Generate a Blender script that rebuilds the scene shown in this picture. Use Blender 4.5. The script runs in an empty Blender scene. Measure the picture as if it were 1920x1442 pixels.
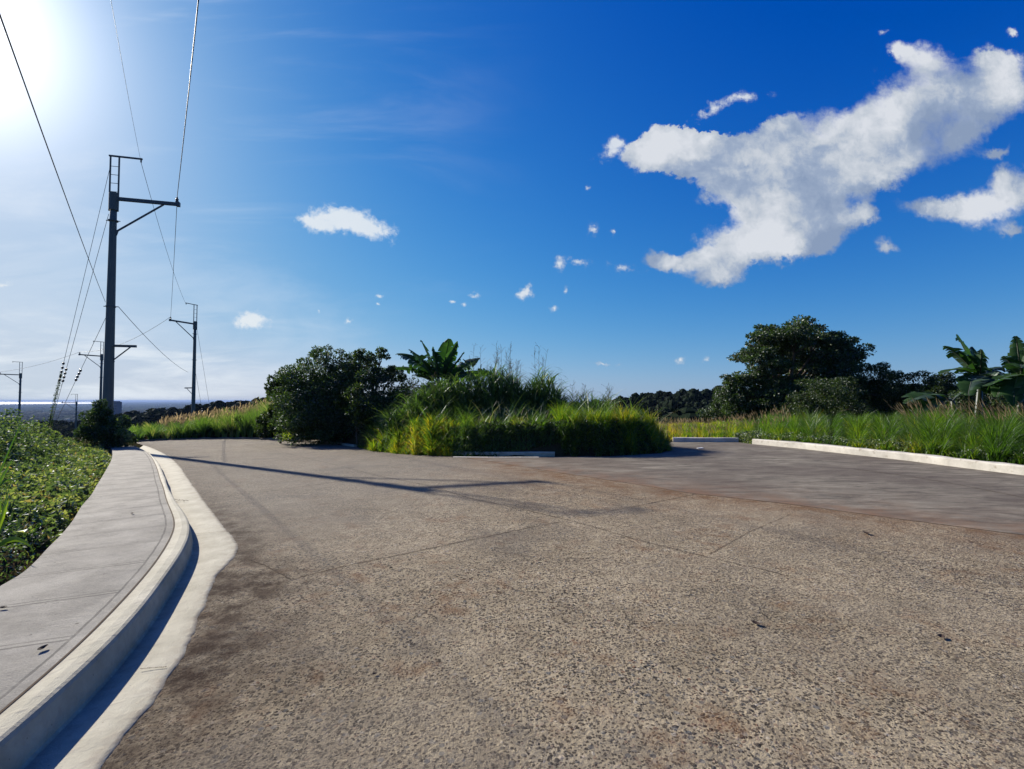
import bpy, math, random
import numpy as np
from mathutils import Vector, Matrix
from mathutils.geometry import delaunay_2d_cdt

SC = bpy.context.scene
# ------------------------------------------------------------------ camera, sun, sky, exposure
FPX = 889.0
PITCH = math.radians(1.93)
CAM = np.array([0.0, 0.0, 1.5])
cd = bpy.data.cameras.new('camera')
cd.sensor_width = 36.0; cd.sensor_fit = 'HORIZONTAL'
cd.lens = FPX/1920*36; cd.clip_start = 0.05; cd.clip_end = 60000
cam = bpy.data.objects.new('camera', cd)
SC.collection.objects.link(cam)
cam.location = CAM; cam.rotation_euler = (math.pi/2+PITCH, 0, 0)
SC.camera = cam
SC.view_settings.view_transform = 'Standard'
SC.view_settings.look = 'None'
SC.view_settings.exposure = 0.8
SC.view_settings.gamma = 1.0
SC.cycles.max_bounces = 8
SC.cycles.transparent_max_bounces = 8
SC.cycles.volume_bounces = 0
SC.cycles.volume_step_rate = 4

SUN_EL = math.radians(28.0)
SUN_H = np.array([-0.796, 0.605]); SUN_H /= np.linalg.norm(SUN_H)
SUN = np.array([SUN_H[0]*math.cos(SUN_EL), SUN_H[1]*math.cos(SUN_EL), math.sin(SUN_EL)])
sl = bpy.data.lights.new('sun', 'SUN'); sl.energy = 5.0; sl.angle = math.radians(0.55)
sl.color = (1.0, 0.91, 0.77)
so = bpy.data.objects.new('sun', sl); SC.collection.objects.link(so)
so.rotation_euler = Vector(SUN).to_track_quat('Z', 'Y').to_euler()

def pxdir(px, py):
    """direction in the world of a pixel of the 1920x1442 photograph"""
    xc = (px-960)/FPX; yc = (721-py)/FPX
    c, s = math.cos(PITCH), math.sin(PITCH)
    return np.array([xc, c-s*yc, s+c*yc])
def pxuv(px, py):
    d = pxdir(px, py); return d[0]/d[1], d[2]/d[1]

class NB:
    """small node builder"""
    def __init__(s, nt): s.t = nt; s.n = nt.nodes; s.l = nt.links
    def new(s, typ, **kw):
        n = s.n.new(typ)
        for k, v in kw.items(): setattr(n, k, v)
        return n
    def put(s, sock, v):
        if isinstance(v, bpy.types.NodeSocket): s.l.new(v, sock)
        elif v is not None: sock.default_value = v
    def math(s, op, a, b=None, c=None, clamp=False):
        n = s.new('ShaderNodeMath', operation=op, use_clamp=clamp)
        s.put(n.inputs[0], a)
        if b is not None: s.put(n.inputs[1], b)
        if c is not None: s.put(n.inputs[2], c)
        return n.outputs[0]
    def vmath(s, op, a, b=None, scale=None):
        n = s.new('ShaderNodeVectorMath', operation=op)
        s.put(n.inputs[0], a)
        if b is not None: s.put(n.inputs[1], b)
        if scale is not None: s.put(n.inputs['Scale'], scale)
        return n.outputs['Value'] if op in ('DOT_PRODUCT', 'LENGTH', 'DISTANCE') else n.outputs[0]
    def noise(s, vec, scale, detail=4, rough=.55, dist=0, color=False):
        n = s.new('ShaderNodeTexNoise')
        s.put(n.inputs['Vector'], vec); n.inputs['Scale'].default_value = scale
        n.inputs['Detail'].default_value = detail; n.inputs['Roughness'].default_value = rough
        n.inputs['Distortion'].default_value = dist
        return n.outputs['Color'] if color else n.outputs['Fac']
    def voro(s, vec, scale, feature='F1', rnd=1.0):
        n = s.new('ShaderNodeTexVoronoi', feature=feature)
        s.put(n.inputs['Vector'], vec); n.inputs['Scale'].default_value = scale
        n.inputs['Randomness'].default_value = rnd
        return n
    def ramp(s, fac, stops, interp='LINEAR'):
        n = s.new('ShaderNodeValToRGB'); s.put(n.inputs[0], fac)
        cr = n.color_ramp; cr.interpolation = interp
        while len(cr.elements) < len(stops): cr.elements.new(0.5)
        for e, (p, c) in zip(cr.elements, stops):
            e.position = p; e.color = (c[0], c[1], c[2], 1) if len(c) == 3 else c
        return n.outputs[0]
    def mix(s, fac, a, b, mode='MIX'):
        n = s.new('ShaderNodeMix', data_type='RGBA', blend_type=mode, clamp_factor=True)
        s.put(n.inputs[0], fac)
        for k, v in ((6, a), (7, b)):
            if isinstance(v, tuple) and len(v) == 3: v = (*v, 1)
            s.put(n.inputs[k], v)
        return n.outputs[2]
    def mapr(s, v, a, b, c=0, d=1, smooth=False):
        n = s.new('ShaderNodeMapRange', interpolation_type='SMOOTHSTEP' if smooth else 'LINEAR')
        for i, q in enumerate((v, a, b, c, d)): s.put(n.inputs[i], q)
        return n.outputs[0]
    def mapping(s, vec, loc=(0,0,0), rot=(0,0,0), sc=(1,1,1), typ='POINT'):
        n = s.new('ShaderNodeMapping', vector_type=typ)
        s.put(n.inputs[0], vec)
        n.inputs[1].default_value = loc; n.inputs[2].default_value = rot; n.inputs[3].default_value = sc
        return n.outputs[0]

# cloud puffs: px, py, rx, ry (px), rotation deg (positive = rises to the right)
PUFFS = [
 (1215,288,80,42,0),(1150,284,44,24,10),(1600,325,90,60,20),(1545,425,75,60,10),(1690,300,110,50,25),(1250,262,70,36,10),(1470,235,60,30,20),(1850,105,60,30,-10),(1300,290,110,62,0),(1395,300,130,75,5),(1500,280,130,80,15),(1600,235,120,65,20),
 (1700,195,130,80,20),(1800,175,130,95,10),(1890,170,90,80,0),(1735,105,60,55,-30),(1690,95,40,26,-40),(1890,120,50,34,10),
 (1420,380,140,85,0),(1500,410,110,80,0),(1410,460,120,55,10),(1330,485,110,48,10),(1250,495,70,30,-10),(1345,520,62,30,10),
 (1480,455,100,48,10),(1570,340,120,75,20),(1650,335,60,36,0),(1625,395,34,34,60),(1605,412,44,26,10),(1660,270,140,70,25),(1800,255,110,60,30),
 (1740,390,90,30,-8),(1820,395,120,44,5),(1890,375,100,62,35),(1945,350,70,80,0),(1880,335,45,40,60),(1900,430,50,14,0),(1870,285,50,18,10),
 (1664,462,36,20,-15),(1117,430,24,19,0),(1150,436,8,7,0),(1103,350,10,7,0),(1155,262,20,14,0),
 (655,418,78,34,-12),(690,428,50,20,-15),(620,405,40,20,0),(590,420,34,12,-30),
 (458,600,36,19,0),(482,600,34,17,-5),(988,540,12,24,-20),(972,552,18,12,0),(888,556,16,9,0),(870,570,10,6,0),(848,564,11,5,0),(715,552,17,6,-8),(714,571,10,6,0),
 (655,601,12,7,0),(596,580,8,5,0),(1390,184,62,13,5),(1330,212,46,14,20),(1163,503,44,13,-10),(1048,492,16,26,0),(1085,488,26,14,-20),
 (1036,578,11,12,-40),(1277,676,16,9,0),(1325,676,14,6,0),(1130,684,34,6,0),(1060,545,9,12,0),(8,535,30,7,0),(1900,62,20,20,30),(1655,60,14,9,20),(1330,262,30,16,10),
]
def cloud_group(puffs, gname):
    g = bpy.data.node_groups.new(gname, 'ShaderNodeTree')
    g.interface.new_socket('Vector', in_out='INPUT', socket_type='NodeSocketVector')
    g.interface.new_socket('Value', in_out='OUTPUT', socket_type='NodeSocketFloat')
    b = NB(g)
    gi = b.new('NodeGroupInput'); go = b.new('NodeGroupOutput')
    acc = None
    for (px, py, rx, ry, rot) in puffs:
        u, v = pxuv(px, py)
        k = 1.28/FPX*(1.0 if gname == 'cloud_density' else 1.65)
        m = b.mapping(gi.outputs[0], (u, v, 0), (0, 0, math.radians(rot)), (rx*k, ry*k, 1), 'TEXTURE')
        gr = b.new('ShaderNodeTexGradient', gradient_type='QUADRATIC_SPHERE'); b.put(gr.inputs[0], m)
        acc = gr.outputs[1] if acc is None else b.math('ADD', acc, gr.outputs[1])
    b.put(go.inputs[0], acc)
    return g

world = bpy.data.worlds.new('World'); SC.world = world; world.use_nodes = True
def build_world():
    nt = world.node_tree; nt.nodes.clear(); b = NB(nt)
    tc = b.new('ShaderNodeTexCoord'); D = tc.outputs['Generated']
    sky = b.new('ShaderNodeTexSky', sky_type='NISHITA')
    sky.sun_disc = False; sky.sun_elevation = SUN_EL
    sky.sun_rotation = math.atan2(SUN_H[0], SUN_H[1])
    sky.altitude = 100; sky.air_density = 1.0; sky.dust_density = 0.6; sky.ozone_density = 2.0
    col = sky.outputs[0]
    # film response of the phone picture: richer blue, soft shoulder towards the sun
    sc = b.vmath('SCALE', col, scale=0.10)
    sp = b.new('ShaderNodeSeparateXYZ'); b.put(sp.inputs[0], sc)
    def curve(x, top, k, p):
        e = b.math('EXPONENT', b.math('MULTIPLY', b.math('POWER', x, p), -k))
        return b.math('MULTIPLY', b.math('SUBTRACT', 1.0, e), top)
    cb = b.new('ShaderNodeCombineXYZ')
    b.put(cb.inputs[0], b.math('MAXIMUM', b.math('SUBTRACT', curve(sp.outputs[0], .62, 1.30, 1.7), .014), 0.0))
    b.put(cb.inputs[1], b.math('MAXIMUM', b.math('SUBTRACT', curve(sp.outputs[1], .85, 1.50, 1.0), .100), .02))
    b.put(cb.inputs[2], curve(sp.outputs[2], .80, 2.90, 1.0))
    col = cb.outputs[0]
    # directions
    dn = b.vmath('NORMALIZE', D)
    ds = b.new('ShaderNodeSeparateXYZ'); b.put(ds.inputs[0], dn)
    # aureole round the sun (bright hazy air), with lens glare put into the sky colour
    dot = b.vmath('DOT_PRODUCT', dn, tuple(SUN))
    om = b.math('SUBTRACT', 1.0, dot)
    a1 = b.math('MULTIPLY', b.math('EXPONENT', b.math('MULTIPLY', om, -140.0)), 1.25)
    a2 = b.math('MULTIPLY', b.math('EXPONENT', b.math('MULTIPLY', om, -30.0)), 0.14)
    a3 = b.math('MULTIPLY', b.math('EXPONENT', b.math('MULTIPLY', om, -5.0)), 0.0)
    au1 = b.vmath('SCALE', (1.0, 1.0, 0.98), scale=a1)
    au2 = b.vmath('SCALE', (0.88, 0.95, 1.0), scale=b.math('ADD', a2, a3))
    col = b.vmath('ADD', col, b.vmath('ADD', au1, au2))
    # plane coordinates u = x/y, v = z/y of the half of the sky ahead
    yy = b.math('MAXIMUM', ds.outputs[1], 0.02)
    uv = b.new('ShaderNodeCombineXYZ')
    b.put(uv.inputs[0], b.math('DIVIDE', ds.outputs[0], yy)); b.put(uv.inputs[1], b.math('DIVIDE', ds.outputs[2], yy))
    UV = uv.outputs[0]
    hz = b.math('MULTIPLY', b.math('EXPONENT', b.math('MULTIPLY', b.math('ABSOLUTE', ds.outputs[2]), -16.0)), .42)
    col = b.mix(hz, col, (.52, .62, .78))
    # thin cirrus streaks
    ci = b.noise(b.mapping(UV, rot=(0, 0, math.radians(25)), sc=(0.7, 3.0, 1)), 2.0, 7, .6, .6)
    cim = b.mapr(ci, .46, .8, 0, 1, True)
    cim = b.math('MULTIPLY', cim, b.mapr(ds.outputs[0], .1, -.6, 0, 1, True))
    col = b.mix(b.math('MULTIPLY', cim, .35), col, (.86, .92, 1.0))
    # low cirrus bank near the left horizon
    lo = b.noise(b.mapping(UV, sc=(1.6, 9.0, 1)), 1.8, 8, .6, .4)
    lom = b.math('MULTIPLY', b.mapr(lo, .45, .7, 0, 1, True), b.mapr(ds.outputs[0], -.15, -.62, 0, 1, True))
    lom = b.math('MULTIPLY', lom, b.mapr(ds.outputs[2], .22, .04, 0, 1, True))
    col = b.mix(b.math('MULTIPLY', lom, .75), col, (.84, .90, .95))
    # cumulus
    w1 = b.noise(UV, 9.0, 5, .6, 0, True)
    off = b.vmath('SCALE', b.vmath('SUBTRACT', w1, (.5, .5, .5)), scale=.060)
    P = b.vmath('ADD', UV, off)
    w2 = b.noise(UV, 60.0, 4, .65, 0, True)
    P = b.vmath('ADD', P, b.vmath('SCALE', b.vmath('SUBTRACT', w2, (.5, .5, .5)), scale=.030))
    grp = cloud_group([p for p in PUFFS if p[0] > 1180 and p[2] > 19 and not (p[3] < 16 and p[1] < 240) and p[1] < 500 or (p[0] > 1200 and p[2] > 50 and p[3] > 20)], 'cloud_density')
    grp2 = cloud_group([p for p in PUFFS if not (p[0] > 1180 and p[2] > 19 and not (p[3] < 16 and p[1] < 240) and p[1] < 500 or (p[0] > 1200 and p[2] > 50 and p[3] > 20))], 'cloud_scraps')
    def dens(vec):
        n = b.new('ShaderNodeGroup'); n.node_tree = grp; b.put(n.inputs[0], vec); return n.outputs[0]
    F = dens(P)
    fb = b.noise(b.vmath('ADD', UV, off), 16.0, 8, .62)
    th = b.math('SUBTRACT', F, b.math('MULTIPLY', b.mapr(fb, .3, .75, 0, 1), .46))
    us = b.new('ShaderNodeSeparateXYZ'); b.put(us.inputs[0], UV)
    soft = b.math('ADD', b.mapr(b.noise(UV, 2.6, 2, .5), .35, .65, .10, .45), b.mapr(b.math('SUBTRACT', us.outputs[0], b.math('MULTIPLY', us.outputs[1], .4)), .15, .85, 0, .42))          # crisp and soft sides
    al = b.mapr(th, 0.0, soft, 0, 1, True)
    n_ = b.new('ShaderNodeGroup'); n_.node_tree = grp2
    b.put(n_.inputs[0], b.vmath('ADD', b.vmath('ADD', UV, b.vmath('SCALE', off, scale=.55)), b.vmath('SCALE', b.vmath('SUBTRACT', w2, (.5, .5, .5)), scale=.016))); Fs = n_.outputs[0]
    ths = b.math('SUBTRACT', Fs, b.math('MULTIPLY', b.mapr(b.noise(UV, 34.0, 7, .68), .32, .70, 0, 1), .80))
    als = b.math('MULTIPLY', b.mapr(ths, .0, .75, 0, 1, True), .85)
    F2 = dens(b.vmath('ADD', P, (-.075, .05, 0)))
    F3 = dens(b.vmath('ADD', b.vmath('ADD', UV, b.vmath('SCALE', off, scale=2.2)), (-.02, .03, 0)))
    sh = b.math('SUBTRACT', b.math('MINIMUM', F, 1.6), b.math('MINIMUM', F2, 1.9))
    big = b.noise(b.vmath('ADD', UV, off), 4.2, 6, .62)
    lit = b.math('ADD', b.math('MULTIPLY', sh, .42), b.math('MULTIPLY', b.math('SUBTRACT', big, .5), 3.3))
    lit = b.math('ADD', lit, b.math('MULTIPLY', b.math('SUBTRACT', fb, .5), 1.3))
    lit = b.math('ADD', lit, .37)
    ccol = b.ramp(lit, [(0.0, (.26, .34, .49)), (.30, (.34, .42, .56)), (.62, (.55, .60, .67)), (.95, (.72, .75, .80))])
    left = b.mapr(ds.outputs[0], .15, -.25, 0, 1)
    ccol = b.mix(left, ccol, b.mix(lit, (.62, .72, .84), (.93, .95, .93)))
    col = b.mix(b.math('MAXIMUM', b.math('MULTIPLY', al, .97), als), col, b.mix(b.math('MULTIPLY', als, b.math('SUBTRACT', 1.0, al)), ccol, (.84, .88, .90)))
    bg = b.new('ShaderNodeBackground'); b.put(bg.inputs[0], col); bg.inputs[1].default_value = 2**-0.8
    out = b.new('ShaderNodeOutputWorld'); b.l.new(bg.outputs[0], out.inputs[0])
    world.cycles.sampling_method = 'MANUAL'; world.cycles.sample_map_resolution = 512
build_world()
# ------------------------------------------------------------------ terrain height
def sstep(x, a, b):
    t = np.clip((np.asarray(x, float)-a)/(b-a), 0, 1); return t*t*(3-2*t)
_rs = np.random.RandomState(5)
_NA = _rs.uniform(0, 2*np.pi, (6, 2)); 
def vnoise(x, y, s):
    """cheap smooth noise from sines, -1..1"""
    x = np.asarray(x, float)/s; y = np.asarray(y, float)/s
    v = 0
    for i in range(6):
        a = i*1.7+.3; f = 1.0+.37*i
        v = v+np.sin((x*math.cos(a)+y*math.sin(a))*f*3.1+_NA[i, 0])*np.cos((x*math.sin(a*1.3)-y*math.cos(a*1.3))*f*2.3+_NA[i, 1])
    return v/2.6
def H(x, y):
    """the plane the roads lie on: nearly level, falling gently ahead and to the left"""
    d = -0.65*np.asarray(x, float)+0.76*np.asarray(y, float)
    z = np.clip((d-6)/2.0, -30, 30)
    sp = 2.0*np.log1p(np.exp(z))
    return -0.028*np.minimum(sp, 52)
def far(x, y):
    x = np.asarray(x, float); y = np.asarray(y, float)
    r = np.hypot(x, y); az = np.degrees(np.arctan2(x, np.maximum(y, 1e-3)))
    az = np.where(y < 0, np.where(x < 0, -90, 90), az)
    wr = sstep(az, -16, 2)
    z = -(7.5+1.5*wr)*sstep(r, 36, 85)
    z = z+wr*sstep(r, 85, 165)*(4.5+5.2*sstep(az, 2, 26))
    z = z+(1-wr)*sstep(r, 95, 165)*(-6.5+8.5*sstep(az, -41, -22)-3.0*sstep(-az, 39, 44))-(1-wr)*2.5*sstep(r, 45, 90)*sstep(-az, 36, 42)
    z = z-sstep(r, 190, 1500)*68
    z = z+vnoise(x, y, 90)*1.2*sstep(r, 60, 160)*(1-sstep(r, 400, 900))
    return z
def base(x, y): return H(x, y)+far(x, y)

def unproj(px, py, dz=0.0):
    """point of the road plane (raised by dz) seen at a pixel"""
    d = pxdir(px, py); t = 1.5/max(1e-6, -d[2])
    t = (1.5-dz)/-d[2]
    for _ in range(60):
        p = CAM+d*t
        t = t+0.6*((p[2]-(H(p[0], p[1])+dz))/-d[2])*0.7
    p = CAM+d*t
    return np.array([p[0], p[1]])
def at(px, py, D):
    d = pxdir(px, py); return CAM+d*(D/d[1])
def catmull(P, n):
    P = np.array(P, float); P = np.vstack([2*P[0]-P[1], P, 2*P[-1]-P[-2]])
    out = []
    for i in range(1, len(P)-2):
        for k in range(n):
            t = k/n
            out.append(.5*((2*P[i])+(-P[i-1]+P[i+1])*t+(2*P[i-1]-5*P[i]+4*P[i+1]-P[i+2])*t*t+(-P[i-1]+3*P[i]-3*P[i+1]+P[i+2])*t**3))
    out.append(P[-2]); return np.array(out)
def resample(P, n):
    P = np.array(P, float); s = np.r_[0, np.cumsum(np.linalg.norm(np.diff(P, axis=0), axis=1))]
    q = np.linspace(0, s[-1], n); return np.stack([np.interp(q, s, P[:, k]) for k in range(P.shape[1])], 1)
def inpoly(x, y, poly):
    x = np.asarray(x, float); y = np.asarray(y, float); ins = np.zeros(x.shape, bool)
    n = len(poly); j = n-1
    for i in range(n):
        xi, yi = poly[i]; xj, yj = poly[j]
        if yi != yj:
            c = ((yi > y) != (yj > y)) & (x < (xj-xi)*(y-yi)/(yj-yi)+xi)
            ins ^= c
        j = i
    return ins
def distline(x, y, L):
    x = np.asarray(x, float); y = np.asarray(y, float); best = np.full(x.shape, 1e9)
    for a, b in zip(L[:-1], L[1:]):
        d = b-a; ll = max(d@d, 1e-9)
        t = np.clip(((x-a[0])*d[0]+(y-a[1])*d[1])/ll, 0, 1)
        best = np.minimum(best, np.hypot(x-a[0]-t*d[0], y-a[1]-t*d[1]))
    return best

# ------------------------------------------------------------------ mesh helpers
def mesh_np(name, V, F, mat, tint=None, parent=None, smooth=False, uv=None, attrs=None, loc=None):
    V = np.asarray(V, np.float32).reshape(-1, 3)
    if loc is not None: V = V-np.asarray(loc, np.float32)
    me = bpy.data.meshes.new(name)
    if isinstance(F, np.ndarray):
        nf, k = F.shape
        me.vertices.add(len(V)); me.vertices.foreach_set('co', V.ravel())
        me.loops.add(nf*k); me.loops.foreach_set('vertex_index', F.astype(np.int32).ravel())
        me.polygons.add(nf); me.polygons.foreach_set('loop_start', np.arange(0, nf*k, k, dtype=np.int32))
        me.polygons.foreach_set('loop_total', np.full(nf, k, np.int32))
        me.update(calc_edges=True)
    else:
        me.from_pydata([tuple(v) for v in V], [], F)
    me.polygons.foreach_set('use_smooth', np.full(len(me.polygons), smooth))
    if tint is not None:
        a = me.attributes.new('tint', 'FLOAT', 'POINT'); a.data.foreach_set('value', np.asarray(tint, np.float32))
    for k, v in (attrs or {}).items():
        a = me.attributes.new(k, 'FLOAT', 'POINT'); a.data.foreach_set('value', np.asarray(v, np.float32))
    if uv is not None:
        l = me.uv_layers.new(name='UVMap'); vi = np.empty(len(me.loops), np.int32); me.loops.foreach_get('vertex_index', vi)
        l.data.foreach_set('uv', np.asarray(uv, np.float32)[vi].ravel())
    me.materials.append(mat)
    o = bpy.data.objects.new(name, me); SC.collection.objects.link(o)
    if loc is not None and parent is None: o.location = loc
    if parent is not None: o.parent = parent
    return o
def tag(o, label=None, cat=None, group=None, kind=None):
    if label: o['label'] = label
    if cat: o['category'] = cat
    if group: o['group'] = group
    if kind: o['kind'] = kind
    return o
def thing(name, loc, label, cat, group=None):
    o = bpy.data.objects.new(name, None); SC.collection.objects.link(o)
    o.location = loc; o.empty_display_size = .2
    return tag(o, label, cat, group)
class Acc:
    """collects vertices and faces (all quads or all tris) for one mesh"""
    def __init__(s): s.V = []; s.F = []; s.T = []; s.n = 0
    def add(s, V, F, T=None):
        V = np.asarray(V, float).reshape(-1, 3); s.V.append(V); s.F.append(np.asarray(F, int)+s.n); s.n += len(V)
        s.T.append(np.zeros(len(V)) if T is None else (np.full(len(V), T) if np.isscalar(T) else np.asarray(T)))
        return s
    def build(s, name, mat, parent=None, smooth=False, loc=None):
        return mesh_np(name, np.vstack(s.V), np.vstack(s.F), mat, np.concatenate(s.T), parent, smooth, loc=loc)
def tube(P, R, n=8, caps=True):
    P = np.array(P, float); m = len(P); R = np.full(m, R) if np.isscalar(R) else np.array(R, float)
    T = np.gradient(P, axis=0); T /= np.maximum(np.linalg.norm(T, axis=1), 1e-9)[:, None]
    up = np.array([0, 0, 1.]) if abs(T[0][2]) < .9 else np.array([1., 0, 0])
    V = []
    for i in range(m):
        a = np.cross(T[i], up); a /= max(np.linalg.norm(a), 1e-9); b = np.cross(a, T[i]); up = b
        th = np.arange(n)*2*np.pi/n
        V.append(P[i]+R[i]*(np.cos(th)[:, None]*a+np.sin(th)[:, None]*b))
    V = np.vstack(V); F = []
    for i in range(m-1):
        for k in range(n):
            F.append([i*n+k, i*n+(k+1) % n, (i+1)*n+(k+1) % n, (i+1)*n+k])
    if caps:
        c0 = len(V); V = np.vstack([V, P[0], P[-1]])
        for k in range(0, n, 2):
            F.append([c0, (k+2) % n, (k+1) % n, k]); o = (m-1)*n
            F.append([c0+1, o+k, o+(k+1) % n, o+(k+2) % n])
    return V, np.array(F)
def bar(a, b, w, h, up=(0, 0, 1), bev=0.0):
    """box bar from a to b with width w and height h"""
    a = np.array(a, float); b = np.array(b, float); t = b-a; t /= np.linalg.norm(t)
    up = np.array(up, float); s = np.cross(t, up)
    if np.linalg.norm(s) < 1e-4: s = np.cross(t, (1, 0, 0.))
    s /= np.linalg.norm(s); u = np.cross(s, t)
    V = []
    for p in (a, b):
        for (i, j) in ((-1, -1), (1, -1), (1, 1), (-1, 1)): V.append(p+s*i*w/2+u*j*h/2)
    F = [[0, 3, 2, 1], [4, 5, 6, 7], [0, 1, 5, 4], [1, 2, 6, 5], [2, 3, 7, 6], [3, 0, 4, 7]]
    return np.array(V), np.array(F)
def lathe(P, axis_pts, n=12):
    return tube(axis_pts, P, n)
def rvec(rs, n):
    v = rs.normal(size=(n, 3)); return v/np.linalg.norm(v, axis=1)[:, None]
def leaves(C, size, rs, D=None, wid=.5, droop=.3, fold=.12, tint=None):
    """leaf-shaped quads with a fold, one per centre"""
    C = np.asarray(C, float); n = len(C); size = np.full(n, size) if np.isscalar(size) else size
    d = rvec(rs, n) if D is None else D+rvec(rs, n)*.65
    d[:, 2] -= droop; d /= np.linalg.norm(d, axis=1)[:, None]
    s = np.cross(d, rvec(rs, n)); s /= np.maximum(np.linalg.norm(s, axis=1), 1e-6)[:, None]
    u = np.cross(s, d)
    L = size[:, None]; W = L*wid/2
    V = np.stack([C, C+d*L*.42+s*W+u*L*fold, C+d*L-u*L*.10, C+d*L*.42-s*W+u*L*fold], 1).reshape(-1, 3)
    F = np.arange(n*4).reshape(n, 4)
    t = rs.uniform(0, 1, n) if tint is None else tint
    return V, F, np.repeat(t, 4)
def blades(B, h, w, rs, seg=3, bend=.5, lean=None, tint=None, tipw=.08, az=None):
    """grass blades: bent tapering strips. B base points"""
    B = np.asarray(B, float); n = len(B)
    h = np.full(n, h) if np.isscalar(h) else h; w = np.full(n, w) if np.isscalar(w) else w
    bend = np.full(n, bend) if np.isscalar(bend) else bend
    az = rs.uniform(0, 2*np.pi, n) if az is None else az
    out = np.stack([np.cos(az), np.sin(az), np.zeros(n)], 1)
    if lean is not None: out = out+np.asarray(lean); out /= np.maximum(np.linalg.norm(out, axis=1), .3)[:, None]
    sa = rs.uniform(0, 2*np.pi, n); side = np.stack([np.cos(sa), np.sin(sa), np.zeros(n)], 1)
    rows = []
    side = side*np.reshape(np.ones(n), (-1, 1))
    for k in range(seg+1):
        t = k/seg
        ang = bend*t*1.5
        r = (1-np.cos(ang))/np.maximum(bend*1.5, 1e-3); z = np.sin(ang)/np.maximum(bend*1.5, 1e-3)
        c = B+out*(h*(r+.10*t))[:, None]+np.array([0, 0, 1.])*(h*z)[:, None]
        ww = (w*(1-t)**.7+w*tipw*t)/2 if k else w*.35
        rows.append(np.stack([c-side*np.reshape(ww, (-1, 1)), c+side*np.reshape(ww, (-1, 1))], 1))
    V = np.stack(rows, 1).reshape(-1, 3)          # n, seg+1, 2, 3
    b0 = np.arange(n)[:, None]*(seg+1)*2
    F = np.concatenate([np.stack([b0[:, 0]+2*k, b0[:, 0]+2*k+1, b0[:, 0]+2*k+3, b0[:, 0]+2*k+2], 1) for k in range(seg)])
    t = rs.uniform(0, 1, n) if tint is None else tint
    return V, F, np.repeat(t, (seg+1)*2)

# ------------------------------------------------------------------ materials
def mat(name):
    m = bpy.data.materials.new(name); m.use_nodes = True; m.node_tree.nodes.clear()
    b = NB(m.node_tree); b.out = b.new('ShaderNodeOutputMaterial'); return m, b
def pbsdf(b, col, rough=.8, spec=.3, metal=0, bump=None, bstr=.5, bdist=.01):
    p = b.new('ShaderNodeBsdfPrincipled')
    if isinstance(col, tuple): col = (*col[:3], 1)
    b.put(p.inputs['Base Color'], col); b.put(p.inputs['Roughness'], rough)
    b.put(p.inputs['Specular IOR Level'], spec); b.put(p.inputs['Metallic'], metal)
    if bump is not None:
        bn = b.new('ShaderNodeBump'); b.put(bn.inputs['Height'], bump); bn.inputs['Strength'].default_value = bstr
        bn.inputs['Distance'].default_value = bdist; b.l.new(bn.outputs[0], p.inputs['Normal'])
    b.l.new(p.outputs[0], b.out.inputs[0]); return p
def attr(b, name='tint'):
    n = b.new('ShaderNodeAttribute', attribute_name=name); return n.outputs['Fac']
def leaf_mat(name, stops, trans=.45, tcol=None, gloss=.12, rough=.6):
    m, b = mat(name)
    t = attr(b)
    col = b.ramp(t, stops)
    d = b.new('ShaderNodeBsdfDiffuse'); b.put(d.inputs[0], col)
    tr = b.new('ShaderNodeBsdfTranslucent')
    tc = b.mix(1.0, col, tcol or (1.5, 1.6, .55), 'MULTIPLY'); b.put(tr.inputs[0], tc)
    mx = b.new('ShaderNodeMixShader'); mx.inputs[0].default_value = trans
    b.l.new(d.outputs[0], mx.inputs[1]); b.l.new(tr.outputs[0], mx.inputs[2])
    g = b.new('ShaderNodeBsdfGlossy'); g.inputs['Roughness'].default_value = rough; g.inputs[0].default_value = (.8, .85, .9, 1)
    fr = b.new('ShaderNodeFresnel'); fr.inputs[0].default_value = 1.4
    m2 = b.new('ShaderNodeMixShader'); b.put(m2.inputs[0], b.math('MULTIPLY', fr.outputs[0], gloss*1.6, clamp=True))
    b.l.new(mx.outputs[0], m2.inputs[1]); b.l.new(g.outputs[0], m2.inputs[2])
    b.l.new(m2.outputs[0], b.out.inputs[0]); return m
def objco(b): return b.new('ShaderNodeTexCoord').outputs['Object']

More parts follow.
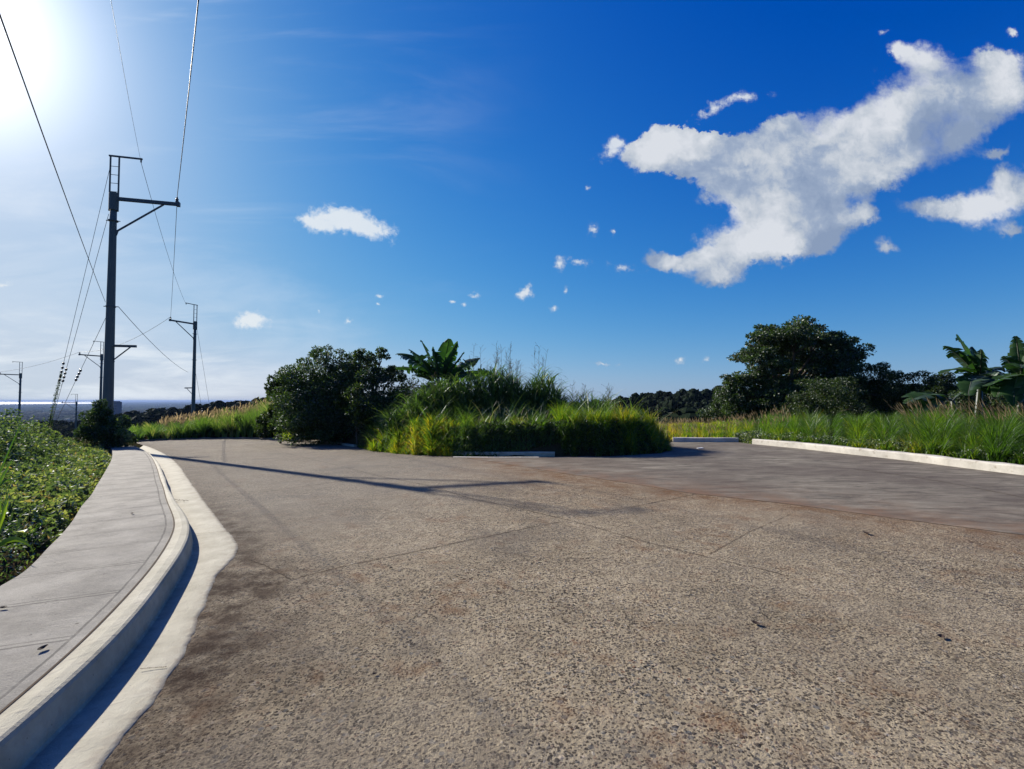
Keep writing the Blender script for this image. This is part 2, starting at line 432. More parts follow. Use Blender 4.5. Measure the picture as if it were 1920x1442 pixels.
def make_materials():
    M = {}
    # old road: broom-worn concrete with the aggregate laid bare
    m, b = mat('worn_concrete'); co = objco(b)
    v1 = b.voro(b.vmath('ADD', co, b.vmath('SCALE', b.noise(co, 25, 2, .5, 0, True), scale=.03)), 44)
    v2 = b.voro(b.vmath('ADD', co, b.vmath('SCALE', b.noise(co, 40, 2, .5, 0, True), scale=.02)), 66); v3 = b.voro(co, 20)
    c1 = b.new('ShaderNodeSeparateColor'); b.put(c1.inputs[0], v1.outputs['Color'])
    c2 = b.new('ShaderNodeSeparateColor'); b.put(c2.inputs[0], v2.outputs['Color'])
    c3 = b.new('ShaderNodeSeparateColor'); b.put(c3.inputs[0], v3.outputs['Color'])
    patch = b.noise(co, 1.6, 7, .65); patch2 = b.noise(b.mapping(co, (7, 3, 0)), .35, 4, .6); fine = b.noise(co, 180, 3, .6)
    mid = b.noise(b.mapping(co, (3, 9, 0)), 7, 5, .65)
    smoothz = b.mapr(b.math('ADD', patch2, b.math('MULTIPLY', b.math('SUBTRACT', patch, .5), .6)), .46, .66, 0, 1, True)
    mort = b.mix(b.mapr(mid, .3, .7), (.35, .292, .205), (.61, .52, .375))
    mort = b.mix(b.mapr(fine, .35, .7), b.mix(.5, mort, (.19, .15, .11)), mort)
    stone = b.ramp(c1.outputs[1], [(0, (.025, .024, .026)), (.4, (.085, .075, .068)), (.62, (.15, .155, .155)), (.8, (.22, .13, .085)), (1, (.55, .50, .43))])
    ismask = b.math('LESS_THAN', v1.outputs['Distance'], b.math('MULTIPLY_ADD', c1.outputs[0], .62, .02))
    expo = b.mapr(b.math('ADD', patch, b.math('MULTIPLY', b.math('SUBTRACT', mid, .5), .9)), .30, .62, .25, 1.0)
    vis = b.math('MULTIPLY', ismask, expo); vis = b.math('MULTIPLY', vis, b.mapr(smoothz, 0, 1, 1, .35))
    col = b.mix(vis, mort, stone)
    pits = b.math('MULTIPLY', b.math('LESS_THAN', v2.outputs['Distance'], .42), b.math('GREATER_THAN', c2.outputs[0], .46))
    v4 = b.voro(b.vmath('ADD', co, b.vmath('SCALE', b.noise(co, 60, 3, .6, 0, True), scale=.035)), 34); c4 = b.new('ShaderNodeSeparateColor'); b.put(c4.inputs[0], v4.outputs['Color'])
    hol = b.math('MULTIPLY', b.math('LESS_THAN', v4.outputs['Distance'], b.math('MULTIPLY_ADD', c4.outputs[1], .22, .20)), b.math('GREATER_THAN', c4.outputs[0], .52))
    hol = b.math('MULTIPLY', hol, b.mapr(b.noise(b.mapping(co, (2, 6, 1)), 1.3, 5, .65), .38, .58, .1, 1))
    pits = b.math('MAXIMUM', b.math('MULTIPLY', pits, .85), b.math('MULTIPLY', hol, .9))
    col = b.mix(b.math('MULTIPLY', pits, .92), col, (.026, .019, .016))
    bigst = b.math('MULTIPLY', b.math('LESS_THAN', v3.outputs['Distance'], .28), b.math('GREATER_THAN', c3.outputs[0], .84))
    col = b.mix(b.math('MULTIPLY', bigst, .7), col, b.ramp(c3.outputs[1], [(0, (.06, .06, .065)), (.6, (.16, .17, .18)), (1, (.36, .33, .29))]))
    col = b.mix(1.0, col, b.mix(b.mapr(b.noise(b.mapping(co, (12, 3, 2)), .75, 7, .68), .34, .64), (.95, .95, .93), (1.36, 1.37, 1.36)), 'MULTIPLY')
    # rusty soil in the hollows
    rn = b.noise(b.mapping(co, (1, 5, 2)), 2.3, 7, .7)
    col = b.mix(b.math('MULTIPLY', b.mapr(rn, .52, .74, 0, 1, True), .62), col, (.24, .12, .055))
    col = b.mix(b.math('MULTIPLY', b.mapr(b.noise(b.mapping(co, (9, 2, 2)), .9, 5, .6), .5, .75, 0, 1, True), .45), col, (.125, .12, .115))
    col = b.mix(b.mapr(smoothz, 0, 1, 0, .30), col, (.36, .31, .24))
    far_ = attr(b, 'grey'); col = b.mix(b.math('MULTIPLY', far_, .45), col, (.25, .245, .23))
    dn = b.math('MULTIPLY', attr(b, 'dirt'), b.mapr(b.noise(b.mapping(co, (4, 4, 4)), 4.0, 6, .7), .28, .6, 0, 1.15))
    col = b.mix(b.math('MULTIPLY', dn, .85, clamp=True), col, (.040, .020, .013))
    ru = b.math('MULTIPLY', attr(b, 'rust'), b.mapr(b.noise(b.mapping(co, (8, 1, 4)), 2.5, 6, .7), .3, .65, .1, 1.1))
    col = b.mix(b.math('MULTIPLY', ru, .8, clamp=True), col, (.20, .105, .05))
    h = b.math('ADD', b.math('MULTIPLY', b.math('MULTIPLY', b.math('SUBTRACT', .5, v1.outputs['Distance']), vis), 1.0), b.math('MULTIPLY', fine, .35))
    h = b.math('SUBTRACT', h, b.math('MULTIPLY', pits, .55)); h = b.math('ADD', h, b.math('MULTIPLY', b.noise(co, 48, 5, .7), 1.9)); h = b.math('ADD', h, b.math('MULTIPLY', mid, 1.2))
    pbsdf(b, col, .9, .12, bump=h, bstr=1.0, bdist=.038); M['road'] = m
    # newer side road: smooth brown-grey slab with long streaks of dried mud
    m, b = mat('smooth_road'); co = objco(b)
    sp = b.noise(b.mapping(co, rot=(0, 0, math.radians(28)), sc=(.6, 1.9, 1)), 2.2, 9, .74, .6)
    pt = b.noise(co, .45, 6, .6); fine = b.noise(co, 130, 4, .7)
    col = b.mix(b.mapr(sp, .36, .66), (.045, .038, .028), (.27, .245, .19))
    col = b.mix(b.mapr(pt, .42, .6, 0, .6), col, (.062, .046, .036))
    col = b.mix(b.mapr(fine, .35, .65, 0, .4), col, (.24, .22, .20))
    v = b.voro(co, 85); col = b.mix(b.math('MULTIPLY', b.math('LESS_THAN', v.outputs['Distance'], .3), .30), col, (.07, .062, .058))
    ru = b.math('MULTIPLY', attr(b, 'rust'), b.mapr(b.noise(b.mapping(co, (8, 1, 4)), 2.2, 6, .7), .35, .65, 0, 1))
    col = b.mix(b.math('MULTIPLY', ru, .7, clamp=True), col, (.20, .105, .055))
    pbsdf(b, col, .9, .1, bump=b.math('ADD', fine, sp), bstr=.6, bdist=.012); M['side'] = m
    # pavement concrete: u runs across (m), v along (m)
    m, b = mat('pavement_concrete'); uvn = b.new('ShaderNodeUVMap'); uvn.uv_map = 'UVMap'
    s = b.new('ShaderNodeSeparateXYZ'); b.put(s.inputs[0], uvn.outputs[0]); U, Vv = s.outputs[0], s.outputs[1]
    co = objco(b)
    wob = b.math('MULTIPLY', b.math('SUBTRACT', b.noise(co, 9, 4, .6), .5), .020)
    vv = b.math('ADD', Vv, wob); period = .74
    def line(x, c, w): return b.math('LESS_THAN', b.math('ABSOLUTE', b.math('SUBTRACT', x, c)), w)
    fr = b.math('MULTIPLY', b.math('FRACT', b.math('DIVIDE', vv, period)), period)
    g1 = b.math('MAXIMUM', line(fr, .30, .010), b.math('MULTIPLY', line(fr, .35, .007), .8))
    uu = b.math('ADD', U, b.math('MULTIPLY', wob, .8))
    g2 = line(uu, -.075, .008)
    inside = b.math('LESS_THAN', uu, -.075)
    g = b.math('MAXIMUM', b.math('MULTIPLY', g1, inside), g2)
    g = b.math('MULTIPLY', g, b.mapr(b.noise(co, 3, 3, .6), .3, .55, .6, 1))
    broom = b.noise(b.mapping(uvn.outputs[0], sc=(3, 160, 1)), 1.0, 3, .7)
    broom = b.math('MULTIPLY', broom, b.mapr(b.noise(co, 2.0, 3, .6), .4, .6, .25, 1))
    st = b.noise(co, 2.4, 9, .72); fine = b.noise(co, 120, 4, .7)
    col = b.mix(b.mapr(st, .3, .7), (.16, .155, .138), (.35, .34, .30))
    col = b.mix(b.mapr(fine, .35, .6, .5, 0), col, (.11, .105, .095))
    ed = b.mapr(U, -.9, -1.25, 0, 1); col = b.mix(b.math('MULTIPLY', ed, b.mapr(st, .3, .6, 0, .7)), col, (.26, .21, .16))
    col = b.mix(b.math('MULTIPLY', g, .8), col, (.07, .068, .065))
    spots = b.voro(co, 9); sc3 = b.new('ShaderNodeSeparateColor'); b.put(sc3.inputs[0], spots.outputs['Color'])
    col = b.mix(b.math('MULTIPLY', b.math('LESS_THAN', spots.outputs['Distance'], b.math('MULTIPLY', sc3.outputs[0], .10)), .75), col, (.06, .05, .045))
    h = b.math('ADD', b.math('MULTIPLY', broom, .9), b.math('ADD', b.math('MULTIPLY', fine, .25), b.math('MULTIPLY', st, .6)))
    h = b.math('SUBTRACT', h, b.math('MULTIPLY', g, 2.2))
    pbsdf(b, col, .85, .2, bump=h, bstr=.9, bdist=.012); M['pave'] = m
    # trowelled pale concrete of kerb and gutter
    m, b = mat('kerb_concrete'); co = objco(b)
    st = b.noise(co, 3.2, 7, .65); fine = b.noise(co, 190, 3, .6); tr = b.noise(b.mapping(co, sc=(1, 1, 1)), 14, 5, .65, .6)
    col = b.mix(b.mapr(st, .3, .7), (.27, .26, .20), (.42, .405, .325))
    col = b.mix(b.mapr(tr, .5, .75, 0, .45), col, (.24, .215, .175))
    v = b.voro(co, 38); cv = b.new('ShaderNodeSeparateColor'); b.put(cv.inputs[0], v.outputs['Color'])
    pp = b.math('LESS_THAN', v.outputs['Distance'], b.math('MULTIPLY', b.math('SUBTRACT', cv.outputs[0], .8), .9))
    col = b.mix(b.math('MULTIPLY', pp, .6), col, (.14, .12, .10))
    dn = b.math('MULTIPLY', attr(b, 'dirt'), b.mapr(b.noise(co, 11, 6, .7), .35, .62, 0, 1))
    col = b.mix(b.math('MULTIPLY', dn, .8, clamp=True), col, (.17, .13, .09))
    pbsdf(b, col, .8, .25, bump=b.math('ADD', tr, b.math('MULTIPLY', fine, .25)), bstr=.6, bdist=.012); M['kerb'] = m
    m, b = mat('white_kerb_concrete'); co = objco(b)
    st = b.noise(co, 2.5, 6, .65); col = b.mix(b.mapr(st, .3, .7), (.34, .325, .29), (.54, .52, .47))
    col = b.mix(b.mapr(b.noise(b.mapping(co, (3, 1, 0)), 6, 5, .7), .58, .72, 0, .7), col, (.17, .13, .09))
    pbsdf(b, col, .85, .2, bump=b.noise(co, 40, 5, .7), bstr=.5, bdist=.01); M['wkerb'] = m
    m, b = mat('joint_dirt'); co = objco(b)
    pbsdf(b, b.mix(b.noise(co, 30, 3, .6), (.045, .032, .024), (.11, .085, .06)), .95, .1); M['joint'] = m
    # soil and far land
    m, b = mat('soil_and_turf'); co = objco(b)
    n1 = b.noise(co, .8, 7, .65); n2 = b.noise(co, 14, 5, .7); n3 = b.noise(co, .012, 6, .6); n4 = b.noise(b.mapping(co, (50, 9, 0)), .0022, 7, .65)
    near = b.mix(b.mapr(n1, .4, .62), (.030, .021, .014), (.034, .040, .014)); near = b.mix(b.mapr(n2, .35, .7, 0, .5), near, (.075, .058, .035))
    farc = b.mix(b.mapr(n3, .35, .65), (.010, .020, .010), (.022, .030, .014))
    farc = b.mix(b.mapr(n4, .52, .66, 0, .8), farc, (.035, .036, .030))
    d = b.vmath('LENGTH', co); col = b.mix(b.mapr(d, 30, 60), near, farc)
    pbsdf(b, col, 1.0, 0.0, bump=n2, bstr=.6, bdist=.05); M['ground'] = m
    m, b = mat('sea_water'); pbsdf(b, (.55, .6, .65), .4, .5); M['water'] = m  # pale base colour stands in for the bright glint on the water
    # painted / galvanised steel
    m, b = mat('pole_steel'); co = objco(b)
    n = b.noise(b.mapping(co, sc=(6, 6, .6)), 2, 6, .65)
    pbsdf(b, b.mix(n, (.060, .070, .068), (.125, .135, .125)), .55, .4, .0, bump=b.noise(co, 60, 3), bstr=.15); M['steel'] = m
    m, b = mat('galvanised_arm'); co = objco(b)
    pbsdf(b, b.mix(b.noise(co, 8, 4), (.050, .055, .056), (.10, .105, .105)), .5, .5, .25); M['arm'] = m
    m, b = mat('wire_aluminium'); pbsdf(b, (.08, .08, .08), .55, .5, .3); M['wire'] = m
    m, b = mat('guy_steel'); pbsdf(b, (.12, .12, .12), .6, .4, .3); M['guy'] = m
    m, b = mat('porcelain'); pbsdf(b, (.07, .062, .055), .3, .5); M['insul'] = m
    m, b = mat('bark'); co = objco(b)
    n = b.noise(b.mapping(co, sc=(5, 5, 1)), 6, 6, .7)
    pbsdf(b, b.mix(n, (.045, .034, .026), (.13, .105, .08)), .9, .1, bump=n, bstr=.7, bdist=.02); M['bark'] = m
    # leaves
    M['dark_leaf'] = leaf_mat('dark_tree_leaf', [(0, (.020, .036, .015)), (.6, (.044, .074, .025)), (.9, (.085, .128, .038)), (1, (.15, .16, .05))], .30, (1.4, 1.6, .6), .09)
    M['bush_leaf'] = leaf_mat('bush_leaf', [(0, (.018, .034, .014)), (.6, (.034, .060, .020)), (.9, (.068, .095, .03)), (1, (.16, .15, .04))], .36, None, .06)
    M['far_leaf'] = leaf_mat('far_wood_leaf', [(0, (.008, .014, .009)), (.5, (.015, .024, .013)), (1, (.034, .040, .022))], .1, (1.2, 1.3, .7), .02)
    M['weed'] = leaf_mat('weed_leaf', [(0, (.022, .044, .022)), (.4, (.068, .108, .046)), (.72, (.165, .215, .078)), (.92, (.30, .31, .12)), (1, (.24, .16, .09))], .46, (1.3, 1.4, .65), .10, .6)
    M['grass'] = leaf_mat('grass_blade', [(0, (.024, .058, .016)), (.4, (.068, .132, .024)), (.66, (.15, .205, .030)), (.84, (.36, .29, .035)), (1, (.36, .22, .07))], .60, (1.5, 1.7, .35), .04)
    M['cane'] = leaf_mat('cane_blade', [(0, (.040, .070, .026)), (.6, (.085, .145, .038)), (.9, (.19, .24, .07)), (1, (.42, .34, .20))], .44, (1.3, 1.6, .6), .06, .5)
    M['seed'] = leaf_mat('seed_head', [(0, (.15, .13, .085)), (.6, (.28, .23, .15)), (1, (.40, .33, .21))], .5, (1.2, 1.1, .9), .03)
    M['banana'] = leaf_mat('banana_leaf', [(0, (.018, .045, .019)), (.7, (.038, .080, .028)), (1, (.10, .15, .045))], .38, (1.3, 1.7, .5), .05, .5)
    M['bstem'] = leaf_mat('banana_stem', [(0, (.010, .013, .007)), (1, (.035, .045, .018))], .05, None, .08)
    m, b = mat('dry_leaf'); pbsdf(b, (.035, .022, .016), .7, .3); M['dry'] = m
    m, b = mat('white_litter'); pbsdf(b, (.72, .72, .72), .5, .4); M['litter'] = m
    m, b = mat('stubble'); pbsdf(b, b.mix(b.noise(objco(b), 20, 4), (.10, .08, .06), (.22, .19, .15)), .9, .1); M['rubble'] = m
    m, b = mat('far_roofs'); t = attr(b)
    pbsdf(b, b.ramp(t, [(0, (.06, .06, .06)), (.6, (.16, .16, .16)), (.93, (.60, .60, .58)), (1, (.20, .10, .08))]), .7, .2); M['town'] = m
    m, b = mat('far_tower'); pbsdf(b, (.10, .12, .17), .6, .3); M['tower'] = m
    m, b = mat('far_window'); pbsdf(b, (.05, .06, .08), .2, .5); M['window'] = m
    return M
M = make_materials()
# ------------------------------------------------------------------ plan of the street, traced from the view and laid on the ground
def trace(pts, dz, near=None, n=8):
    W = [unproj(x, y, dz) for x, y in pts]
    if near: W = [np.array(p, float) for p in near]+W
    return catmull(W, n)
L_IN = trace([(0,1099),(53,1065),(92,1025),(116,1001),(137,975),(153,949),(171,928),(182,909),(195,888),(208,864),(211,850),(209,842),(202,836)], .15,
             [(-2.75,-2.0),(-2.85,0.0),(-3.1,1.4),(-3.4,2.5)])
L_JO = trace([(0,1337),(103,1253),(175,1184),(231,1125),(260,1094),(294,1052),(312,1023),(326,996),(328,980),(321,959),(312,938),(306,914),(300,899),(294,878),(285,859),(274,847),(262,841),(250,836)], .15,
             [(-1.70,-2.0),(-1.78,0.0),(-1.92,1.0)])
L_KT = trace([(0,1391),(94,1319),(150,1266),(203,1209),(250,1162),(281,1125),(302,1091),(328,1056),(345,1030),(354,1008),(357,988),(350,968),(340,952),(327,935),(316,914),(307,888),(297,867),(281,851),(266,843),(254,837)], .15,
             [(-1.55,-2.0),(-1.62,0.0),(-1.78,.9)])
L_GU = trace([(184,1440),(250,1362),(306,1290),(337,1240),(359,1203),(369,1159),(392,1122),(399,1096),(414,1066),(436,1048),(448,1036),(443,1018),(422,991),(395,957),(374,928),(353,899),(337,875),(316,856),(298,846),(284,840),(270,835)], 0,
             [(-1.10,-2.0),(-1.22,0.0),(-1.45,1.1)])
B_JOIN = np.array([unproj(x, y) for x, y in [(860,857),(900,863),(1059,888),(1197,909),(1293,925),(1484,946),(1697,975),(1920,1004)]]); B_JOIN = np.vstack([B_JOIN, B_JOIN[-1]+(B_JOIN[-1]-B_JOIN[-2])*4])
EDGE_FAR = [unproj(x, y) for x, y in [(250,829),(300,825.5),(360,823.5),(430,822.5),(500,824),(560,829),(620,833),(668,838)]]
EDGE_ISL = [unproj(x, y) for x, y in [(700,846),(760,852),(850,856),(930,857),(1000,857),(1150,856),(1240,850),(1262,842),(1235,837),(1190,833)]]
EDGE_R = [unproj(x, y) for x, y in [(1262,829),(1385,829.5),(1410,833),(1500,841.5),(1600,853),(1700,864),(1800,877),(1920,892)]]
EDGE_R.append(EDGE_R[-1]+(EDGE_R[-1]-EDGE_R[-2])*6)
def smooth(L, k=9, keep=None):
    P = np.vstack([np.repeat(L[:1], k, 0), L, np.repeat(L[-1:], k, 0)]); w = np.hanning(2*k+3)[1:-1]; w /= w.sum()
    S = np.stack([np.convolve(P[:, i], w, 'valid') for i in (0, 1)], 1)
    return S if keep is None else np.where(keep(L)[:, None], L, S)
L_KT = smooth(resample(L_KT, 260), 8); L_JO = smooth(resample(L_JO, 260), 8); L_GU = smooth(resample(L_GU, 260), 4)
def toward(P, L, d):
    out = []
    for p in P:
        v = L[np.argmin(np.hypot(*(L-p).T))]-p; out.append(p+v/max(np.linalg.norm(v), 1e-6)*d)
    return np.array(out)
L_RD = smooth(toward(smooth(L_GU, 10), resample(L_KT, 800), .13), 4)
ROAD = [np.array(p) for p in L_RD[::3]]+EDGE_FAR+EDGE_ISL+EDGE_R+[np.array((17., -4.)), np.array((-1.1, -4.))]
WALK = list(L_IN[::-3])+list(L_GU[::3])          # pavement, kerb and gutter together
ISLAND = EDGE_FAR[5:]+EDGE_ISL+[np.array((2.5, 21.)), np.array((-3., 24.)), np.array((-9., 26.)), np.array((-13., 26.5))]
RLINE = np.array(EDGE_R)

def z_ground(x, y):
    x = np.asarray(x, float); y = np.asarray(y, float)
    z = base(x, y)
    inr = inpoly(x, y, ROAD); inw = inpoly(x, y, WALK)
    near = (np.abs(x) < 60) & (np.abs(y) < 70)
    d = np.full(x.shape, 50.)
    if near.any():
        R = np.array(ROAD+[ROAD[0]]); d[near] = distline(x[near], y[near], R)
        dw = distline(x[near], y[near], np.array(list(L_IN))); d[near] = np.minimum(d[near], np.where(y[near] < 23, dw, 50))
    out = np.where(inr | inw, -.14, -.14+.25*sstep(d, -.02, .30))
    isl = inpoly(x, y, ISLAND) & ~inr
    out = out+np.where(isl, .62*sstep(d, .18, .75)+.18*sstep(d, .8, 2.2), 0)
    out = np.where((x > 4) & ~inr & (y < 60), out+.22*sstep(d, 1, 5), out)
    out = np.where((x < -3) & ~inr & ~inw & (y < 60), out+.10*sstep(d, .5, 3)*(1+vnoise(x, y, 6)), out)
    return z+out*np.where(np.hypot(x, y) < 70, 1, 0)

# ground: one sheet to the horizon
def axis(lo, hi, step, far_, grow=1.085):
    mid = list(np.arange(lo, hi+1e-6, step)); a = []; s = step; v = hi
    while v < far_: s *= grow; v += s; a.append(v)
    c = []; s = step; v = lo
    while v > -far_: s *= grow; v -= s; c.append(v)
    return np.array(c[::-1]+mid+a)
gx = axis(-34, 24, .28, 42000); gy = np.concatenate([[-30000, -8000, -2000, -600, -200, -80, -40, -20, -10, -5], axis(-2, 34, .28, 42000)[lambda a: a >= -2] if False else [v for v in axis(-2, 34, .28, 42000) if v >= -2]])
GX, GY = np.meshgrid(gx, gy); GZ = z_ground(GX.ravel(), GY.ravel()).reshape(GX.shape)
GZ = GZ+vnoise(GX, GY, .9)*.02*(np.hypot(GX, GY) < 60)*(~(inpoly(GX, GY, ROAD) | inpoly(GX, GY, WALK)))
nx, ny = len(gx), len(gy); I = np.arange(nx*ny).reshape(ny, nx)
F = np.stack([I[:-1, :-1].ravel(), I[:-1, 1:].ravel(), I[1:, 1:].ravel(), I[1:, :-1].ravel()], 1)
tag(mesh_np('ground', np.stack([GX.ravel(), GY.ravel(), GZ.ravel()], 1), F, M['ground'], smooth=True), kind='structure')
# a strip of sea far off on the left, under the horizon
th = np.radians(np.linspace(-62, -40.5, 12)); V = []
for r in (15000, 40000):
    for t in th: V.append((r*math.sin(t), r*math.cos(t), -76.0))
F = [[i, i+1, 13+i, 12+i] for i in range(11)]
tag(mesh_np('sea', np.array(V), np.array(F), M['water']), kind='structure')

def gpt(x, y, dz=0.0):
    return np.array([x, y, float(z_ground(np.array([x]), np.array([y]))[0])+dz])

def sheet(name, poly, zoff, mt, attrs, sp1=.25, sp2=.6, rnear=13, kind='structure'):
    P = np.array(poly); x0, y0 = P.min(0); x1, y1 = P.max(0)
    pts = []
    for sp, lo, hi in ((sp1, 0, rnear), (sp2, rnear, 99)):
        X, Y = np.meshgrid(np.arange(x0, x1, sp), np.arange(y0, y1, sp)); X = X.ravel(); Y = Y.ravel(); X = X+np.where((np.round(Y/sp) % 2) > 0, sp/2, 0)
        r = np.hypot(X, Y); k = (r >= lo) & (r < hi) & inpoly(X, Y, poly); X, Y = X[k], Y[k]
        k = distline(X, Y, np.vstack([P, P[:1]])) > sp*.4; pts.append(np.stack([X[k], Y[k]], 1))
    pts = np.vstack(pts); allp = [Vector(p) for p in np.vstack([P, pts])]; n = len(P)
    v, e, f, *_ = delaunay_2d_cdt(allp, [], [list(range(n))], 1, 1e-5)
    v = np.array([(a[0], a[1]) for a in v]); z = H(v[:, 0], v[:, 1])+zoff
    at_ = attrs(v[:, 0], v[:, 1]) if attrs else None
    F = np.array([list(t) for t in f if len(t) == 3])
    o = mesh_np(name, np.column_stack([v, z]), F, mt, smooth=True, attrs=at_)
    # make every face look up
    me = o.data
    if sum(p.normal.z for p in me.polygons) < 0: me.flip_normals()
    return tag(o, kind=kind)
def road_attrs(x, y):
    dg = distline(x, y, L_GU[::3]); db = distline(x, y, B_JOIN)
    dirt = 1.0*np.exp(-(dg/.36)**1.4)*(1.0-.6*sstep(y, 5, 9))+.9*np.exp(-((x+2.15)**2+(y-4.0)**2)/.20)+.5*np.exp(-((x+1.5)**2+(y-2.9)**2)/.3)+.35*np.exp(-(distline(x, y, np.array(EDGE_FAR+EDGE_ISL[:6]))/.8))
    rust = 1.1*np.exp(-(db/.8)**1.1)*sstep(x, -3, 1)+.4*np.exp(-((x-1.5)**2+(y-10)**2)/6)
    grey = sstep(-x*.8+y*.35, 1.5, 6)
    return {'dirt': np.clip(dirt, 0, 1), 'rust': np.clip(rust, 0, 1), 'grey': grey}
sheet('road', ROAD, 0.0, M['road'], road_attrs)
iR = [np.array(p) for p in B_JOIN]
SIDE = [EDGE_ISL[2]]+EDGE_ISL[3:]+EDGE_R[:-1]+[EDGE_R[-1], B_JOIN[-1]]+[p for p in B_JOIN[::-1][1:]]
sheet('side_road', SIDE, 0.006, M['side'], lambda x, y: {'rust': 1.1*np.exp(-(distline(x, y, B_JOIN)/.7))}, .4, .8)
# the slab edge of the side road facing the old road
V = []; 
for p in resample(B_JOIN, 120): V += [(p[0], p[1], H(*p)+.006), (p[0]-.004, p[1]-.005, H(*p)-.01)]
tag(mesh_np('slab_edge', np.array(V), np.array([[2*i, 2*i+1, 2*i+3, 2*i+2] for i in range(119)]), M['joint']), kind='structure')

def ribbon(name, px, width, mt, dz=.004, jit=.5, rs=np.random.RandomState(3)):
    P = resample(np.array([unproj(*p) for p in px]), max(8, len(px)*14)); T = np.gradient(P, axis=0); T /= np.linalg.norm(T, axis=1)[:, None]
    N = np.stack([-T[:, 1], T[:, 0]], 1); w = width*(1+jit*rs.uniform(-1, 1, len(P)))/2; P = P+N*rs.uniform(-.004, .004, (len(P), 1))
    A = P+N*w[:, None]; B = P-N*w[:, None]
    V = np.empty((2*len(P), 3)); V[0::2, :2] = A; V[1::2, :2] = B; V[:, 2] = H(V[:, 0], V[:, 1])+dz
    return tag(mesh_np(name, V, np.array([[2*i, 2*i+1, 2*i+3, 2*i+2] for i in range(len(P)-1)]), mt), kind='structure')
for w, J in ((.011, [(403,934),(520,919),(630,904),(703,894)]),
          (.010, [(545,1087),(653,1060),(758,1039),(861,1017),(930,1003),(1000,988),(1049,979)]),
          (.010, [(1139,959),(1200,948),(1304,927)]),
          (.009, [(453,832),(537,850),(630,872),(707,892),(800,910),(884,935),(1000,960),(1043,970),(1120,990),(1192,1012),(1314,1042),(1463,1076)]),
          (.006, [(1481,965),(1400,1000),(1330,1040)]),
          (.010, [(466,1049),(500,1062),(545,1087)])):
    ribbon('road_joint', J, w, M['joint'])
ribbon('road_joint', [(1600,880),(1700,893),(1800,910),(1925,935)], .02, M['joint'], .010)

for J in ([(362,1003),(400,1000),(433,997)], [(262,1258),(285,1256),(312,1254)], [(332,905),(348,899)]):
    ribbon('gutter_joint', J, .006, M['joint'], .012)
# pavement, kerb, gutter on the left
def arcpos(x, y, L):
    s = np.r_[0, np.cumsum(np.linalg.norm(np.diff(L, axis=0), axis=1))]; best = np.full(len(x), 1e9); out = np.zeros(len(x))
    for i, (a, b) in enumerate(zip(L[:-1], L[1:])):
        d = b-a; ll = max(d@d, 1e-9); t = np.clip(((x-a[0])*d[0]+(y-a[1])*d[1])/ll, 0, 1)
        q = np.hypot(x-a[0]-t*d[0], y-a[1]-t*d[1]); k = q < best; best[k] = q[k]; out[k] = s[i]+t[k]*math.sqrt(ll)
    return out, best
NP = 260
A = resample(L_IN, NP); J = resample(L_JO, NP); K = resample(L_KT, NP); G = resample(L_GU, NP)
NC = 9
V = []; 
for j in range(NC): V.append(A+(J-A)*(j/(NC-1)))
V = np.stack(V, 1).reshape(-1, 2); z = H(V[:, 0], V[:, 1])+.15
sa, sd = arcpos(V[:, 0], V[:, 1], L_JO)
I = np.arange(NP*NC).reshape(NP, NC); F = np.stack([I[:-1, :-1].ravel(), I[:-1, 1:].ravel(), I[1:, 1:].ravel(), I[1:, :-1].ravel()], 1)
Vz = np.column_stack([V, z]); e0 = len(Vz)       # plus the inner edge going down
E = np.column_stack([A, H(A[:, 0], A[:, 1])-.1]); Vz = np.vstack([Vz, E])
F = np.vstack([F, np.array([[I[i+1, 0], e0+i+1, e0+i, I[i, 0]] for i in range(NP-1)])[:, ::-1]])
uv = np.vstack([np.stack([-sd, sa], 1), np.stack([np.full(NP, -1.3), sa[I[:, 0]]], 1)])
tag(mesh_np('pavement', Vz, F, M['pave'], uv=uv), kind='structure')
# nearest points so that kerb and gutter stay square to the curve
def nearest(P, L):
    Lr = resample(L, 1500); out = []
    for p in P: out.append(Lr[np.argmin(np.hypot(*(Lr-p).T))])
    return np.array(out)
Jn = nearest(K, L_JO); Tk = np.gradient(K, axis=0); Tk /= np.linalg.norm(Tk, axis=1)[:, None]; Nk = np.stack([Tk[:, 1], -Tk[:, 0]], 1)
rk = np.random.RandomState(8); wv = np.interp(np.arange(NP), np.arange(0, NP, 6), rk.uniform(-.006, .006, len(np.arange(0, NP, 6))))
cols = [(Jn+(K-Jn)*.03, .150), (Jn+(K-Jn)*.5, .158), (K-Nk*.022, .156), (K-Nk*.006, .149), (K+Nk*.004, .132), (K+Nk*.018, .06), (K+Nk*.028, .004), (K+Nk*.04, -.010)]
V = np.stack([np.column_stack([c+Nk*wv[:, None]*(1 if i > 1 else 0), H(c[:, 0], c[:, 1])+zz]) for i, (c, zz) in enumerate(cols)], 1).reshape(-1, 3)
nc = len(cols); I = np.arange(NP*nc).reshape(NP, nc); F = np.stack([I[:-1, :-1].ravel(), I[:-1, 1:].ravel(), I[1:, 1:].ravel(), I[1:, :-1].ravel()], 1)
dirt = np.tile([.35, 0, 0, 0, 0, .1, .5, .9], NP)
tag(mesh_np('kerb', V, F, M['kerb'], smooth=False, attrs={'dirt': dirt}), kind='structure')
